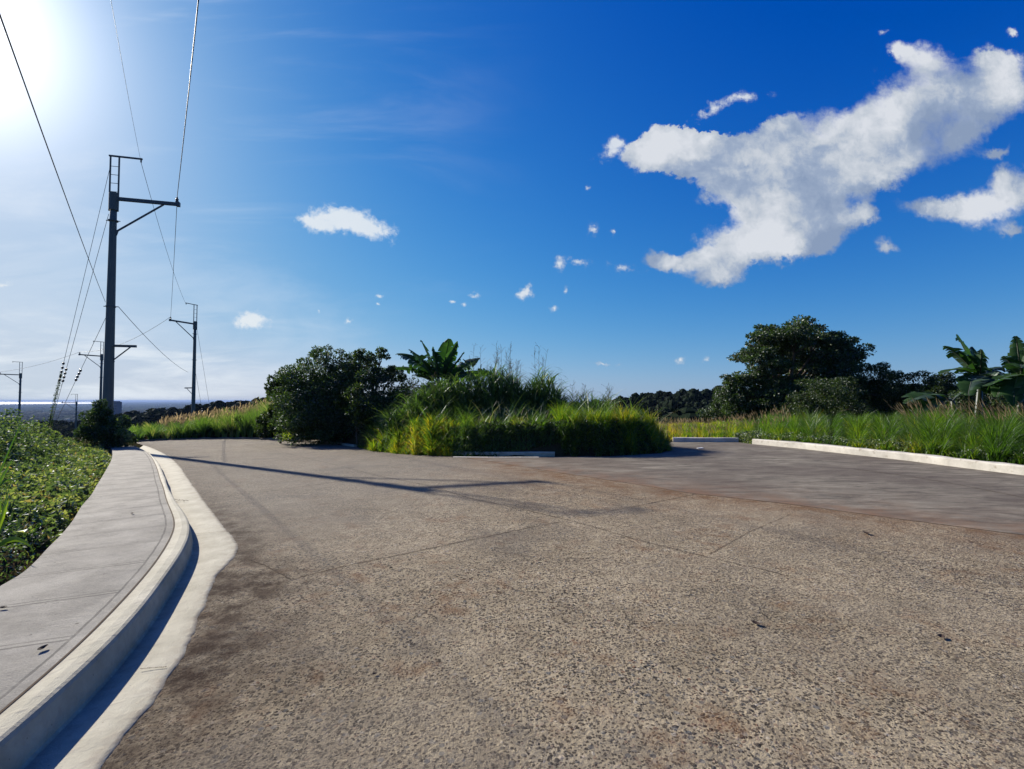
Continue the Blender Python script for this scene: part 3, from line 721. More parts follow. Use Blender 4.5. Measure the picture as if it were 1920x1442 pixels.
# dark gap between kerb and pavement
V = np.stack([np.column_stack([Jn-Nk*.006, H(Jn[:, 0], Jn[:, 1])+.154]), np.column_stack([Jn+Nk*.006, H(Jn[:, 0], Jn[:, 1])+.154])], 1).reshape(-1, 3)
tag(mesh_np('kerb_joint', V, np.array([[2*i, 2*i+1, 2*i+3, 2*i+2] for i in range(NP-1)]), M['joint']), kind='structure')
Gn = resample(L_GU, NP*3); Kn = nearest(Gn, L_KT); Tn = nearest(Gn, L_KT)
k0 = np.array([np.argmin(np.hypot(*(K-p).T)) for p in Gn]); Ni = Nk[k0]
rj = rk.uniform(-.007, .007, len(Gn))+np.interp(np.arange(len(Gn)), np.arange(0, len(Gn)+5, 5), rk.uniform(-.009, .009, len(np.arange(0, len(Gn)+5, 5)))); Ge = Gn+Ni*rj[:, None]
cols = [(Kn+Ni*.03, -.009, .8), (Kn+(Ge-Kn)*.35, -.003, .05), (Kn+(Ge-Kn)*.7, .003, 0), (Ge-Ni*.03, .006, .5), (Ge, .004, 1), (Ge+Ni*.01, -.01, 1)]
V = np.stack([np.column_stack([c, H(c[:, 0], c[:, 1])+zz]) for c, zz, _ in cols], 1).reshape(-1, 3); nc = len(cols); ng = len(Gn)
I = np.arange(ng*nc).reshape(ng, nc); F = np.stack([I[:-1, :-1].ravel(), I[:-1, 1:].ravel(), I[1:, 1:].ravel(), I[1:, :-1].ravel()], 1)
tag(mesh_np('gutter', V, F, M['kerb'], smooth=True, attrs={'dirt': np.tile([c[2] for c in cols], ng)}), kind='structure')

def kerb_strip(name, P, w, h, mt, back, seg=.3, gut=0, jit=.006, rs=np.random.RandomState(4)):
    """raised kerb along a plan line P; back = side (+1/-1) on which its body lies"""
    P = np.array(P); L = np.sum(np.linalg.norm(np.diff(P, axis=0), axis=1)); P = resample(P, max(6, int(L/seg)))
    T = np.gradient(P, axis=0); T /= np.linalg.norm(T, axis=1)[:, None]; N = np.stack([-T[:, 1], T[:, 0]], 1)*back
    n = len(P); jj = rs.uniform(-jit, jit, (n, 1))
    cols = [(P, -.05), (P+N*.006, h-.03), (P+N*.03, h), (P+N*(w-.03), h+.004), (P+N*w, h-.02), (P+N*(w+.005), -.1)]
    V = np.stack([np.column_stack([c+N*jj, H(c[:, 0], c[:, 1])+z+(rs.uniform(-jit, jit, n) if 0 < i < 5 else 0)]) for i, (c, z) in enumerate(cols)], 1).reshape(-1, 3)
    nc = len(cols); I = np.arange(n*nc).reshape(n, nc); F = [[I[i, j], I[i, j+1], I[i+1, j+1], I[i+1, j]] for i in range(n-1) for j in range(nc-1)]
    F += [[I[0, 0], I[0, 5], I[0, 4], I[0, 1]], [I[0, 1], I[0, 4], I[0, 3], I[0, 2]], [I[-1, 0], I[-1, 1], I[-1, 4], I[-1, 5]], [I[-1, 1], I[-1, 2], I[-1, 3], I[-1, 4]]]
    o = mesh_np(name, V, np.array(F), mt); return tag(o, kind='structure')
kerb_strip('kerb_white', EDGE_R[:2], .2, .17, M['wkerb'], 1)
kerb_strip('kerb_white', EDGE_R[2:], .22, .19, M['wkerb'], 1, jit=.009)
kerb_strip('kerb_island', [unproj(848,855), unproj(930,856), unproj(1040,856)], .14, .13, M['kerb'], 1)
kerb_strip('kerb_broken', [unproj(552,829), unproj(610,832.5), unproj(640,834)], .25, .10, M['rubble'], 1, .2, jit=.04)
kerb_strip('kerb_broken', [unproj(640,834.5), unproj(664,838)], .16, .07, M['kerb'], 1, .2, jit=.01)
kerb_strip('kerb_far', EDGE_FAR[:6], .2, .07, M['rubble'], 1, .3, jit=.03)
# pale gutter lip in front of the island kerb
V = []
for p in resample([unproj(850,857.6), unproj(930,858.2), unproj(1010,857.8)], 14):
    V += [(p[0], p[1], H(*p)+.024), (p[0], p[1]-.16, H(*p)+.022)]
tag(mesh_np('gutter_island', np.array(V), np.array([[2*i, 2*i+1, 2*i+3, 2*i+2] for i in range(13)]), M['wkerb']), kind='structure')

# ------------------------------------------------------------------ utility poles
def utility_pole(x, y, ztop, arm, label, zpole, rb=.21, rt=.115, low=None, zlow=None, sides=20, rungs=4, zbase=None, railz=None):
    """zpole: height where the steel shaft ends, ztop: top of the ladder frame, arm: horizontal vector of the cross arm"""
    zb = gpt(x, y)[2]-.3 if zbase is None else zbase
    root = thing('utility_pole', (x, y, zb+.3), label, 'utility pole', 'utility poles')
    o = np.array([x, y, zb+.3]); a = np.array([arm[0], arm[1], 0.0]); La = np.linalg.norm(a); a /= La; up = np.array([0, 0, 1.0])
    def P(along, z, side=0.0):
        s = np.array([-a[1], a[0], 0]); return a*along+s*side+np.array([0, 0, z])-np.array([0, 0, zb+.3])
    def part(name, acc, mt=M['steel'], parent=root, smooth=False): return acc.build(name, mt, parent, smooth)
    zs = np.linspace(zb, zpole, 9); part('shaft', Acc().add(*tube([P(0, z) for z in zs], np.linspace(rb, rt, 9), sides)), smooth=True)
    part('collar', Acc().add(*tube([P(0, zpole-.72), P(0, zpole+.03)], .175*rt/.115, 12)).add(*tube([P(0, zpole), P(0, zpole+.06)], .13*rt/.115, 12)))
    rw = .16
    for s in (-1, 1): part('rail', Acc().add(*bar(P(s*rw, zpole-.75), P(s*rw, ztop), .055, .045, a)))
    for k in range(rungs):
        z = zpole+.10+(ztop-zpole-.15)*k/rungs; part('rung', Acc().add(*bar(P(-rw, z), P(rw, z), .018, .018)))
    part('top_arm', Acc().add(*bar(P(-rw-.06, ztop+.03), P(1.02, ztop+.03), .06, .06)).add(*tube([P(.97, ztop), P(.97, ztop-.12)], .03, 6)), M['arm'])
    za = zpole-.20
    ca = part('cross_arm', Acc().add(*bar(P(.1, za), P(La, za), .11, .14)).add(*bar(P(.05, za-.09), P(.05, za+.09), .3, .05, a)), M['arm'])
    part('bolt_plate', Acc().add(*bar(P(La-.10, za), P(La+.03, za), .16, .19)), M['arm'])
    part('brace', Acc().add(*bar(P(.1, za-1.45), P(La*.76, za-.07), .05, .06)).add(*bar(P(.09, za-1.6), P(.15, za-1.4), .06, .1)), M['arm'])
    ins = Acc()
    for k, (r, h) in enumerate(((.05, .0), (.075, .06), (.045, .09), (.07, .15), (.035, .2), (.03, .26))):
        if k: ins.add(*tube([P(La-.08, za+.07+ph), P(La-.08, za+.07+h)], [pr, r], 10))
        pr, ph = r, h
    part('insulator', ins, M['insul'], smooth=True)
    if low:
        l = np.array([low[0], low[1], 0.0]); Ll = np.linalg.norm(l); l /= Ll; z = zlow-zb-.3
        q = lambda d, dz: l*d+np.array([0, 0, z+dz])
        part('lower_arm', Acc().add(*bar(q(.12, 0), q(Ll, -.01), .09, .10)), M['arm'])
        part('lower_brace', Acc().add(*bar(q(.15, -.62), q(Ll*.78, -.05), .035, .04)).add(*tube([q(-.21, -.68), q(.21, -.68)], .02, 6)), M['arm'])
    for z in (zpole-1.2, 5.5 if zpole > 9 else zpole-3, ):
        part('band', Acc().add(*tube([P(0, z), P(0, z+.05)], rb*.86, 14)).add(*tube([P(-.26, z+.025), P(.26, z+.025)], .018, 6)), M['arm'])
    tipA = np.array([x, y, 0])+a*(La-.08)+np.array([0, 0, za+.33]); tipT = np.array([x, y, 0])+a*.97+np.array([0, 0, ztop-.12])
    return root, tipA, tipT
z1 = 10.42
p1, A1, T1 = utility_pole(-17.2, 20.2, 12.05, (2.38, .62), 'tall steel utility pole rising from the vine covered mound at the end of the pavement', z1,
                          low=(1.02, .15), zlow=3.84, sides=28)
p2, A2, T2 = utility_pole((363-960)/889*47, 47, 11.0, (-.8, -2.4), 'steel utility pole standing alone beyond the tan seed heads across the road', 9.3, .2, .12,
                          low=(-.95, .1), zlow=2.75)
p3, A3, T3 = utility_pole((189-960)/889*62, 62, 9.15, (-.9, -2.3), 'utility pole half hidden directly behind the tall near pole', 7.5, .2, .12)
p4, A4, T4 = utility_pole((37.5-960)/889*75, 75, 7.55, (-.9, -2.3), 'leftmost utility pole rising over the weeds near the picture edge', 5.75, .2, .12)
p5, A5, T5 = utility_pole((144-960)/889*100, 100, 2.8, (-2.5, -.6), 'small distant utility pole seen low between the guy wires', 1.2, .2, .12,
                          low=(1.6, .2), zlow=-1.0)

def wire(name, P, r, label, cat='wire', mt=None, group='wires between the utility poles', n=10):
    V, F = tube(P, r, n); P0 = np.array(P[0])
    o = mesh_np(name, V, F, mt or M['wire'], smooth=True, loc=tuple(P0)); return tag(o, label, cat, group)
def span(a, b, sag, n=24):
    t = np.linspace(0, 1, n)[:, None]; return np.array(a)*(1-t)+np.array(b)*t-np.array([0, 0, 1.])*sag*4*t*(1-t)
def back(a, q, k=2.6, c=.35, n=40):
    t = np.linspace(0, k, n)[:, None]; return np.array(a)+(np.array(q)-np.array(a))*t+np.array([0, 0, 1.])*c*t*(t-1)
q1 = at(372, 0, 9.2); wire('power_line', back(A1, q1), .0125, 'thick bright wire from the near pole arm tip up to the top picture edge')
wire('power_line', span(A1-np.array([0, 0, .3]), A2, .35), .011, 'dark wire dropping from the near pole arm tip to the second pole')
wire('power_line', span(A2, A3, .9), .016, 'wire sagging from the second pole to the pole behind the near pole')
wire('power_line', span(A3, A4, .35), .016, 'wire between the pole behind the near pole and the leftmost pole')
wire('ground_wire', back(T1, at(208, 0, 11.4)), .005, 'thin wire from the near pole top arm running up beside the thick wire')
wire('ground_wire', span(T1, T2, .5), .009, 'thin wire from the near pole top arm down to the second pole top')
CA = np.array([-17.35, 20.1, 5.7]); CB = np.array([-17.0, 20.35, 5.55])
wire('cable', back(CA, at(40, 140, 5.6), 2.2, .25), .008, 'cable crossing the bright sky from upper left to the middle of the near pole')
wire('cable', span(CB, np.array([(352-960)/889*47, 47, 4.3]), .35), .012, 'low cable from the middle of the near pole to the second pole')

def guy(a, b, label, ins, n_ins=4, r=.009, rr=.05, rodlen=.12):
    a = np.array(a, float); b = np.array(b, float); L = np.linalg.norm(b-a); d = (b-a)/L
    root = thing('guy_wire', tuple(b), label, 'guy wire', 'guy wires bracing the poles')
    def pt(t): return (a+(b-a)*t)-b
    Acc().add(*tube([pt(0), pt(1)], r, 5)).build('strand', M['guy'], root)
    for k in range(n_ins):
        c = pt(ins)+d*k*.26
        Acc().add(*tube([c-d*.07, c-d*.045, c, c+d*.045, c+d*.07], [.012, rr, rr*1.1, rr, .012], 8)).build('insulator', M['insul'], root, True)
    Acc().add(*tube([pt(1-rodlen), pt(1)], .022, 6)).build('anchor_rod', M['steel'], root)
    return root
def gend(px, py, D, under=.25):
    p = at(px, py, D); g = gpt(p[0], p[1]); return np.array([p[0], p[1], g[2]-.05])
def guy_to(a, px, py, D, label, ins, **k):
    """guy from a through pixel (px,py) at depth D on down to the ground"""
    a = np.array(a, float); q = at(px, py, D); t = 1.0
    for _ in range(60):
        p = a+(q-a)*t
        if p[2] < gpt(p[0], p[1])[2]-.03: break
        t += .02
    return guy(a, p, label, ins, **k), a, p
g1, ga, gb = guy_to((-17.37, 20.2, 11.75), 98, 770, 25, 'longest guy wire with a creeper climbing it, left of the near pole', .67, n_ins=5)
g2, ha, hb = guy_to((-17.4, 20.2, 9.55), 103, 770, 25, 'middle guy wire with a string of insulators, left of the near pole', .63, n_ins=4)
guy_to((-17.4, 20.25, 5.15), 115, 770, 24, 'lowest guy wire leaning from the middle of the near pole', .38, n_ins=4)
x2 = (363-960)/889*47
guy_to((x2+.15, 47, 8.9), 392, 755, 52, 'upper faint guy wire right of the second pole', .66, n_ins=4, r=.012)
guy_to((x2+.15, 47, 4.3), 376, 752, 50, 'lower short guy wire right of the second pole', .6, n_ins=3, r=.012)

# loose things lying about
rs0 = np.random.RandomState(77)
def dry_leaf(px, py, s, label, dz=0.0):
    p = unproj(px, py, dz); z = H(*p)+dz+.004
    th_ = np.linspace(0, 1, 7); V = []; az = rs0.uniform(0, 6)
    for t in th_:
        w = .32*s*math.sin(math.pi*min(1, t*.93+.05)); x = s*(t-.5)
        for k, j in ((-1, .35), (0, 0), (1, .35)):
            V.append((x*math.cos(az)-w*k*math.sin(az), x*math.sin(az)+w*k*math.cos(az), .45*s*(abs(t-.5)**1.5)+j*w*1.4+.002))
    F = [[i*3+j, i*3+j+1, i*3+j+4, i*3+j+3] for i in range(6) for j in range(2)]
    o = mesh_np('dry_leaf', np.array(V), np.array(F), M['dry']); o.location = (p[0], p[1], z)
    tag(o, label, 'leaf', 'dry leaves blown about')
dry_leaf(1418, 1172, .065, 'curled dark dry leaf on the road right of centre')
dry_leaf(1765, 1197, .06, 'dark dry leaf on the road near the right edge')
dry_leaf(1625, 1002, .09, 'dry leaf lying just below the edge of the side road')
dry_leaf(733, 1067, .04, 'small dark scrap on the road below the transverse joint')
dry_leaf(703, 1266, .03, 'tiny black leaf scrap in the near road left of centre')
dry_leaf(80, 1219, .06, 'dark crumpled leaf on the pavement slab', .152)
dry_leaf(248, 964, .06, 'small dead leaf half way along the pavement', .152)
dry_leaf(6, 1142, .05, 'dead leaf at the weedy edge of the pavement', .152)
p = unproj(1313, 842); Vb, Fb = bar((-.09, 0, .012), (.09, .02, .02), .10, .02); o = mesh_np('litter', Vb, Fb, M['litter'], loc=None); o.location = (p[0], p[1], H(*p)+.016)
tag(o, 'scrap of white litter on the side road before the far white kerb', 'litter')
p = unproj(342, 941); tw = Acc()
for k in range(5):
    a = rs0.uniform(-.12, .12, 2); b_ = a+rs0.uniform(-.12, .12, 2); tw.add(*tube([(a[0], a[1], .008), ((a[0]+b_[0])/2, (a[1]+b_[1])/2, .025), (b_[0], b_[1], .01)], .003, 5))
o = tw.build('twig', M['rubble']); o.location = (p[0], p[1], H(*p)+.005); tag(o, 'pale tangle of dead twigs lying in the gutter', 'twig')
# ------------------------------------------------------------------ vegetation
def crown(blobs, D, n, size, rs, sub=9, depth=.9, flat=.75, core=.25, wid=.55, droop=.35, hollow=.5, zj=.35, grow=1.12):
    """leaf cloud: every blob (px, py, rx, ry) is an ellipsoid broken into small clumps of leaves"""
    out = Acc(); tot = sum(b[2]*b[3] for b in blobs)*grow**2; cents = []
    for b in blobs:
        px, py, rx, ry = b[:4]; rx *= grow; ry *= grow; dd = D+(b[4] if len(b) > 4 else rs.uniform(-zj, zj)*rx/889*D)
        c = at(px, py, dd); Rx, Rz = rx/889*dd, ry/889*dd; Ry = Rx*depth; cents.append((c, Rx, Ry, Rz))
        nb = int(n*rx*ry/tot); ns = max(4, int(sub*(rx*ry/900)**.5)); 
        cc = rvec(rs, ns)*rs.uniform(hollow, .95, (ns, 1))**.7; cr = rs.uniform(.24, .46, ns)
        k = rs.randint(0, ns, nb); u = rvec(rs, nb)*(rs.uniform(.25, 1, (nb, 1))**.4)*np.array([1, 1, flat])
        Q = cc[k]+u*cr[k][:, None]; nc = int(nb*core); Q[:nc] = rvec(rs, nc)*rs.uniform(0, .8, (nc, 1))
        W = c+Q*np.array([Rx, Ry, Rz]); out.add(*leaves(W, size*rs.uniform(.6, 1.25, nb), rs, u, wid, droop, tint=np.clip(rs.uniform(0, .92, nb)+.12*(rs.uniform(size=nb) > .95), 0, 1)))
    return out, cents
def limbs(base, cents, rs, r0=.14, fork=.35):
    """trunk with limbs reaching the crown clumps"""
    acc = Acc(); base = np.array(base, float); top = np.mean([c[0] for c in cents], 0); fk = base+(top-base)*fork+rs.uniform(-.1, .1, 3)
    pts = [base-np.array([0, 0, .25]), base+(fk-base)*.3+rs.uniform(-.05, .05, 3), base+(fk-base)*.65, fk]
    acc.add(*tube(pts, [r0*1.35, r0, r0*.9, r0*.8], 9))
    for c, rx, ry, rz in cents:
        m1 = fk+(c-fk)*.4+rs.uniform(-.15, .15, 3)*rx+np.array([0, 0, .1*rz]); m2 = fk+(c-fk)*.75+rs.uniform(-.1, .1, 3)*rx
        acc.add(*tube([fk, m1, m2, c], [r0*.55, r0*.38, r0*.25, r0*.12], 6))
        for _ in range(3):
            e = c+rvec(rs, 1)[0]*np.array([rx, ry, rz])*.8; acc.add(*tube([m2, (m2+e)/2+rs.uniform(-.1, .1, 3)*rx, e], [r0*.2, r0*.12, r0*.05], 5))
    return acc
def tree(name, blobs, D, base_px, label, cat, n, size, seed, mt, r0=.14, group=None, fork=.35, **k):
    rs = np.random.RandomState(seed); acc, cents = crown(blobs, D, n, size, rs, **k)
    bx = at(base_px, 800, D); g = gpt(bx[0], bx[1])
    root = thing(name, tuple(g), label, cat, group)
    for a in (acc,): a.V = [v-g for v in a.V]
    acc.build('crown', mt, root)
    lb = limbs(g, cents, rs, r0, fork); lb.V = [v-g for v in lb.V]; lb.build('trunk', M['bark'], root, True)
    return root

tree('broadleaf_tree', [(592,742,70,52),(622,690,52,34),(562,716,40,34),(640,752,58,54),(545,768,32,42),(612,664,26,16),(655,684,34,22),(598,796,70,34),(640,800,55,32),(560,800,38,30),(590,770,60,50)],
     21.6, 612, 'dark rounded tree on the left of the island thicket with dense drooping leaves', 'tree', 60000, .10, 11, M['dark_leaf'], .16, zj=.5, grow=1.02, sub=12, hollow=.6)
tree('broadleaf_tree', [(702,744,52,46),(684,672,20,18),(712,666,16,14),(700,694,30,20),(732,704,26,18),(748,752,32,42),(706,796,56,34),(665,720,30,30),(745,792,34,34),(655,690,14,12)],
     20.4, 706, 'darker ragged tree with a sparse airy top between the rounded tree and the banana plant', 'tree', 32000, .10, 12, M['dark_leaf'], .12, zj=.5, grow=1.0, sub=12, hollow=.6)
tree('shrub', [(524,752,20,36),(516,728,15,22),(532,716,16,18),(520,784,18,26),(548,706,14,12)], 22.2, 526,
     'lighter yellowish green shrub on the sunlit left flank of the rounded tree', 'shrub', 6500, .12, 13, M['bush_leaf'], .05)
tree('shrub', [(668,762,18,30),(664,738,14,18),(690,775,18,22)], 18.6, 670, 'small shrub with large pale leaves in front of the ragged tree', 'shrub', 1300, .15, 14, M['bush_leaf'], .03)
tree('broadleaf_tree', [(1507,612,27,15),(1490,628,38,18),(1535,632,26,13),(1438,622,22,13),(1430,640,26,13),(1465,650,36,18),(1556,636,26,15),(1580,656,30,18),(1550,664,46,26),(1510,680,46,28),
     (1398,668,24,11),(1420,664,26,12),(1446,684,34,16),(1592,682,24,18),(1560,702,44,26),(1380,712,25,12),(1412,706,24,11),(1470,712,36,16),(1448,735,46,18),(1380,742,24,20),(1392,772,28,22),(1500,742,56,30),(1450,766,42,24),(1550,738,46,34),(1430,794,46,18),(1600,716,20,16),(1490,780,50,24)],
     28, 1462, 'tall spreading broadleaf tree with layered dark clumps standing over the right hand grass', 'tree', 110000, .15, 15, M['dark_leaf'], .24, sub=14, flat=.7, core=.30, droop=.15, zj=.9, hollow=.3, grow=1.28)
tree('broadleaf_tree', [(1352,748,20,18),(1345,772,26,20),(1375,788,24,16),(1340,792,24,12)], 33, 1352, 'low dark tree at the foot of the left side of the spreading tree', 'tree', 6000, .16, 16, M['dark_leaf'], .1)
tree('shrub', [(1548,736,50,30),(1512,768,34,32),(1590,766,38,34),(1570,796,52,26),(1530,796,40,24),(1495,744,16,16)], 22.5, 1560, 'leafy shrub with pale speckled foliage in front of the spreading tree', 'shrub', 19000, .095, 17, M['bush_leaf'], .06, core=.35)
tree('shrub', [(1636,716,26,26),(1650,700,16,14),(1640,750,34,30),(1610,735,18,24),(1640,785,36,24)], 24.5, 1640, 'upright dark shrub just right of the spreading tree', 'shrub', 17000, .10, 18, M['bush_leaf'], .06, grow=1.4)
tree('shrub', [(1690,722,20,20),(1685,706,9,8),(1700,748,32,26),(1725,770,34,20),(1682,775,30,24)], 23.5, 1698, 'feathery olive shrub between the upright dark shrub and the banana leaves', 'shrub', 16000, .09, 19, M['bush_leaf'], .05, grow=1.4)
tree('shrub', [(1750,712,24,14),(1765,735,28,24),(1742,728,16,12),(1770,765,38,20)], 22.5, 1756, 'feathery shrub right behind the drooping banana leaf', 'shrub', 14000, .09, 20, M['bush_leaf'], .05, grow=1.45)
tree('shrub', [(1880,745,60,22),(1840,760,50,20),(1930,740,40,30),(1800,765,36,18)], 17.5, 1880, 'dark undergrowth bush beneath the right hand banana plants', 'shrub', 9000, .10, 21, M['dark_leaf'], .05)
tree('shrub', [(386,806,20,12),(372,812,12,9),(398,810,12,9)], 28.5, 386, 'low dark bush at the far road edge below the second pole', 'shrub', 2600, .12, 24, M['bush_leaf'], .03)
tree('shrub', [(452,796,22,16),(440,806,16,10),(466,804,14,12)], 28.2, 452, 'dark bush midway along the far grass bank', 'shrub', 3200, .12, 25, M['bush_leaf'], .03)
tree('shrub', [(497,790,14,22),(488,806,14,10)], 26.2, 497, 'narrow bush at the right end of the far grass bank', 'shrub', 2400, .12, 26, M['bush_leaf'], .03)
# creeper covered mound at the foot of the near pole
tree('vine_mound', [(203,818,34,22),(190,790,24,28),(188,768,13,20),(222,800,18,24),(216,822,26,15),(172,812,22,22),(232,826,16,9),(206,775,8,20)], 19.4, 200,
     'dark creeper smothered mound at the foot of the tall near pole', 'bush', 15000, .085, 22, M['dark_leaf'], .03, core=.4)
tree('weed', [(232,806,12,10),(240,818,13,9),(226,790,6,10)], 18.6, 234, 'pale flowering weed right of the creeper mound by the pavement end', 'weed', 800, .08, 23, M['weed'], .01)

# creeper on the guy wires
rs = np.random.RandomState(31); C = []
for (a, b, t0, t1, n) in ((ga, gb, .70, .985, 700), (ha, hb, .88, .985, 200)):
    t = rs.uniform(t0, t1, n); C.append(a+(b-a)*t[:, None]+rs.normal(0, .035, (n, 3))*(.5+1.2*(t[:, None]-t0)/(t1-t0)))
C = np.vstack(C); V, F, T = leaves(C, .07, rs, droop=.8)
tag(mesh_np('climbing_vine', V, F, M['dark_leaf'], T, loc=tuple(gb)), 'straggling creeper climbing up the longest guy wire', 'vine')

# banana plants
def bez(a, c, b, n):
    t = np.linspace(0, 1, n)[:, None]; return (1-t)**2*a+2*t*(1-t)*c+t*t*b
def banana(D, heart_px, base_px, tips, label, seed, group='banana plants', w0=.24, stem_r=.10):
    rs = np.random.RandomState(seed); h = at(heart_px[0], heart_px[1], D); bx = at(base_px, 800, D); g = gpt(bx[0], bx[1])
    root = thing('banana_plant', tuple(g), label, 'banana plant', group)
    st = np.array([g-[0, 0, .2], g+(h-g)*.4+rs.uniform(-.05, .05, 3), h]); Acc().add(*tube(st-g, [stem_r*1.3, stem_r, stem_r*.6], 10), .4).build('stem', M['bstem'], root, True)
    for tip in tips:
        px, py, dd, arch, wf = tip; e = at(px, py, D+dd); L = np.linalg.norm(e-h)
        c = h+(e-h)*.5+np.array([0, 0, arch*L]); n = 34; R = bez(h, c, e, n)
        T = np.gradient(R, axis=0); T /= np.linalg.norm(T, axis=1)[:, None]
        s = np.cross(T, np.array([0, 0, 1.])+rs.uniform(-.45, .45, 3)); s /= np.linalg.norm(s, axis=1)[:, None]; u = np.cross(s, T)
        acc = Acc(); ww = w0*wf*min(1.4, max(.8, L/1.6))*1.65
        for sd in (-1, 1):
            i = 5; gap = 0
            while i < n-1:
                k = min(n-1, i+rs.randint(1, 5)); dr = rs.uniform(.0, .5)                  # one torn piece of the blade
                a0 = R[i:k+1]; m = len(a0); tt = (np.arange(i, k+1)-5)/(n-6)
                wd = ww*np.clip(np.sin(np.pi*np.clip(tt, 0, 1)**.8*.96+.06), .02, 1)**.6; wd = wd*rs.uniform(.85, 1.06)
                shr = np.linspace(.0, -rs.uniform(.05, .2), m)*ww*.8 if rs.uniform() < .7 else np.zeros(m)
                mid = a0+s[i:k+1]*sd*(wd*.5)[:, None]+u[i:k+1]*(wd*.5*(.35-dr*.3))[:, None]
                out = a0+s[i:k+1]*sd*wd[:, None]*(1-.25*dr)+u[i:k+1]*(wd*(.25-dr))[:, None]+T[i:k+1]*shr[:, None]
                V = np.stack([a0, mid, out], 1).reshape(-1, 3); J = np.arange(m*3).reshape(m, 3)
                F = np.stack([J[:-1, :-1].ravel(), J[:-1, 1:].ravel(), J[1:, 1:].ravel(), J[1:, :-1].ravel()], 1)
                acc.add(V-g, F, rs.uniform(0, .75)); i = k
        lf = acc.build('leaf', M['banana'], root, True)
        Acc().add(*tube(R-g, np.linspace(.028, .006, n), 6), .9).build('midrib', M['bstem'], lf, True)
    return root
banana(19.0, (826,722), 830, [(743,664,.2,.22,1.0),(741,690,-.3,.18,.9),(766,655,.1,.12,.8),(789,638,.3,.03,1.0),(812,650,-.2,.04,.9),(842,635,.1,.0,1.0),(858,640,-.2,.0,.95),(871,660,-.1,.0,.9),(900,672,.3,.1,.9),(772,704,-.5,.18,.7),(930,705,.2,.22,.8),(852,742,-.9,.5,1.0),(795,740,-.7,.45,.9),(880,735,-.5,.4,.9),(900,712,-.5,.3,.8),(800,668,.5,.05,.7)],
       'banana plant with upright torn leaves at the left of the island canes', 41)
banana(15.2, (1838,712), 1838, [(1793,627,.2,.02,1.25),(1769,649,.1,.2,1.0),(1764,702,-.2,.32,1.0),(1886,690,.1,.22,.9),(1800,716,-.4,.3,.9),(1852,738,-.7,.25,1.1),(1815,742,-.9,.42,1.1),(1870,742,-.9,.45,1.0),(1840,655,-.5,.0,.9),(1868,706,-.6,.3,1.0),(1905,708,.3,.2,.8),(1822,650,.6,.0,.7)],
       'banana plant with a broad leaf raised high, left of the pair at the right edge', 42)
banana(14.2, (1915,712), 1918, [(1905,630,.2,.05,.7),(1880,668,.0,.2,.8),(1858,722,-.6,.1,1.2),(1945,640,.2,.1,.9),(1890,745,-.7,.4,1.0),(1975,680,.1,.3,1.0),(1900,762,-.9,.5,1.1),(1868,745,-.4,.45,1.0),(1915,690,-.9,.35,1.1),(1930,655,-.3,.1,.8)],
       'shredded banana plant cut by the right edge of the picture', 43)
banana(17.0, (1786,752), 1790, [(1697,757,-.3,.26,1.0),(1690,745,.4,.24,.6),(1718,785,-.6,.34,.7),(1835,735,.2,.3,.7)],
       'low banana plant whose long leaf droops left over the grass', 44)

tree('shrub', [(756,762,34,44),(790,768,40,42),(830,765,44,44),(880,768,46,40),(930,772,46,36),(985,780,46,32),(1040,792,36,24)], 19.6, 880,
     'dark tangled undergrowth closing the gap behind the canes and the banana plant', 'shrub', 26000, .10, 27, M['dark_leaf'], .04, core=.4)
# canes and tall grass on the island
def cane(pts_px, D0, D1, env, label, seed, n, heads=()):
    rs = np.random.RandomState(seed); x0, x1 = pts_px; cx = at((x0+x1)/2, 800, (D0+D1)/2); g = gpt(cx[0], cx[1])
    root = thing('cane_clump', tuple(g), label, 'cane clump', 'clumps of tall cane grass on the island')
    st = Acc(); lf = Acc(); hds = []
    def stem(px, D, top_py, seed_head):
        b0 = at(px+rs.uniform(-8, 8), 800, D); b = gpt(b0[0], b0[1]); t = at(px, top_py, D)
        t = t+np.array([rs.uniform(-.15, .15), rs.uniform(-.1, .1), 0]); h = t[2]-b[2]
        mid = (b+t)/2+np.array([rs.uniform(-.12, .12), rs.uniform(-.1, .1), 0]); R = bez(b, mid, t, 9)
        st.add(*tube(R-g, np.linspace(.009, .003, 9), 4, False), rs.uniform(.2, .9))
        nl = 12 if not seed_head else 9
        B = np.array([R[min(8, int(rs.uniform(.08, .74 if seed_head else .98)*8))] for _ in range(nl)])
        lf.add(*blades(B-g, rs.uniform(.5, 1.05, nl), rs.uniform(.026, .048, nl), rs, 5, rs.uniform(.9, 1.9, nl), tint=np.clip(rs.uniform(0, .8, nl)+(rs.uniform(size=nl) > .93)*.25, 0, 1)))
        if seed_head:
            hd = Acc(); hds.append(hd)
            for k in range(16):
                q = rs.uniform(.66, 1.0); p = R[0]*(1-q)+R[-1]*q if False else np.array([np.interp(q, np.linspace(0, 1, 9), R[:, j]) for j in range(3)])
                d = rvec(rs, 1)[0]; d[2] = abs(d[2])*.9+.5; d /= np.linalg.norm(d); e = p+d*rs.uniform(.12, .30)
                hd.add(*tube([p-g, (p+e)/2-g+[0, 0, .02], e-g], [.002, .003, .0045], 3, False), rs.uniform(0, .6))
    for _ in range(n):
        px = rs.uniform(x0, x1); stem(px, rs.uniform(D0, D1), np.interp(px, env[0], env[1])+abs(rs.normal(0, 22)), False)
    for (px, py) in heads: stem(px, rs.uniform(D0, D1), py, True)
    lf.build('blades', M['cane'], root); st.build('stems', M['cane'], root)
    for hd in hds: hd.build('seed_head', M['seed'], root)
    return root
rs = np.random.RandomState(50)
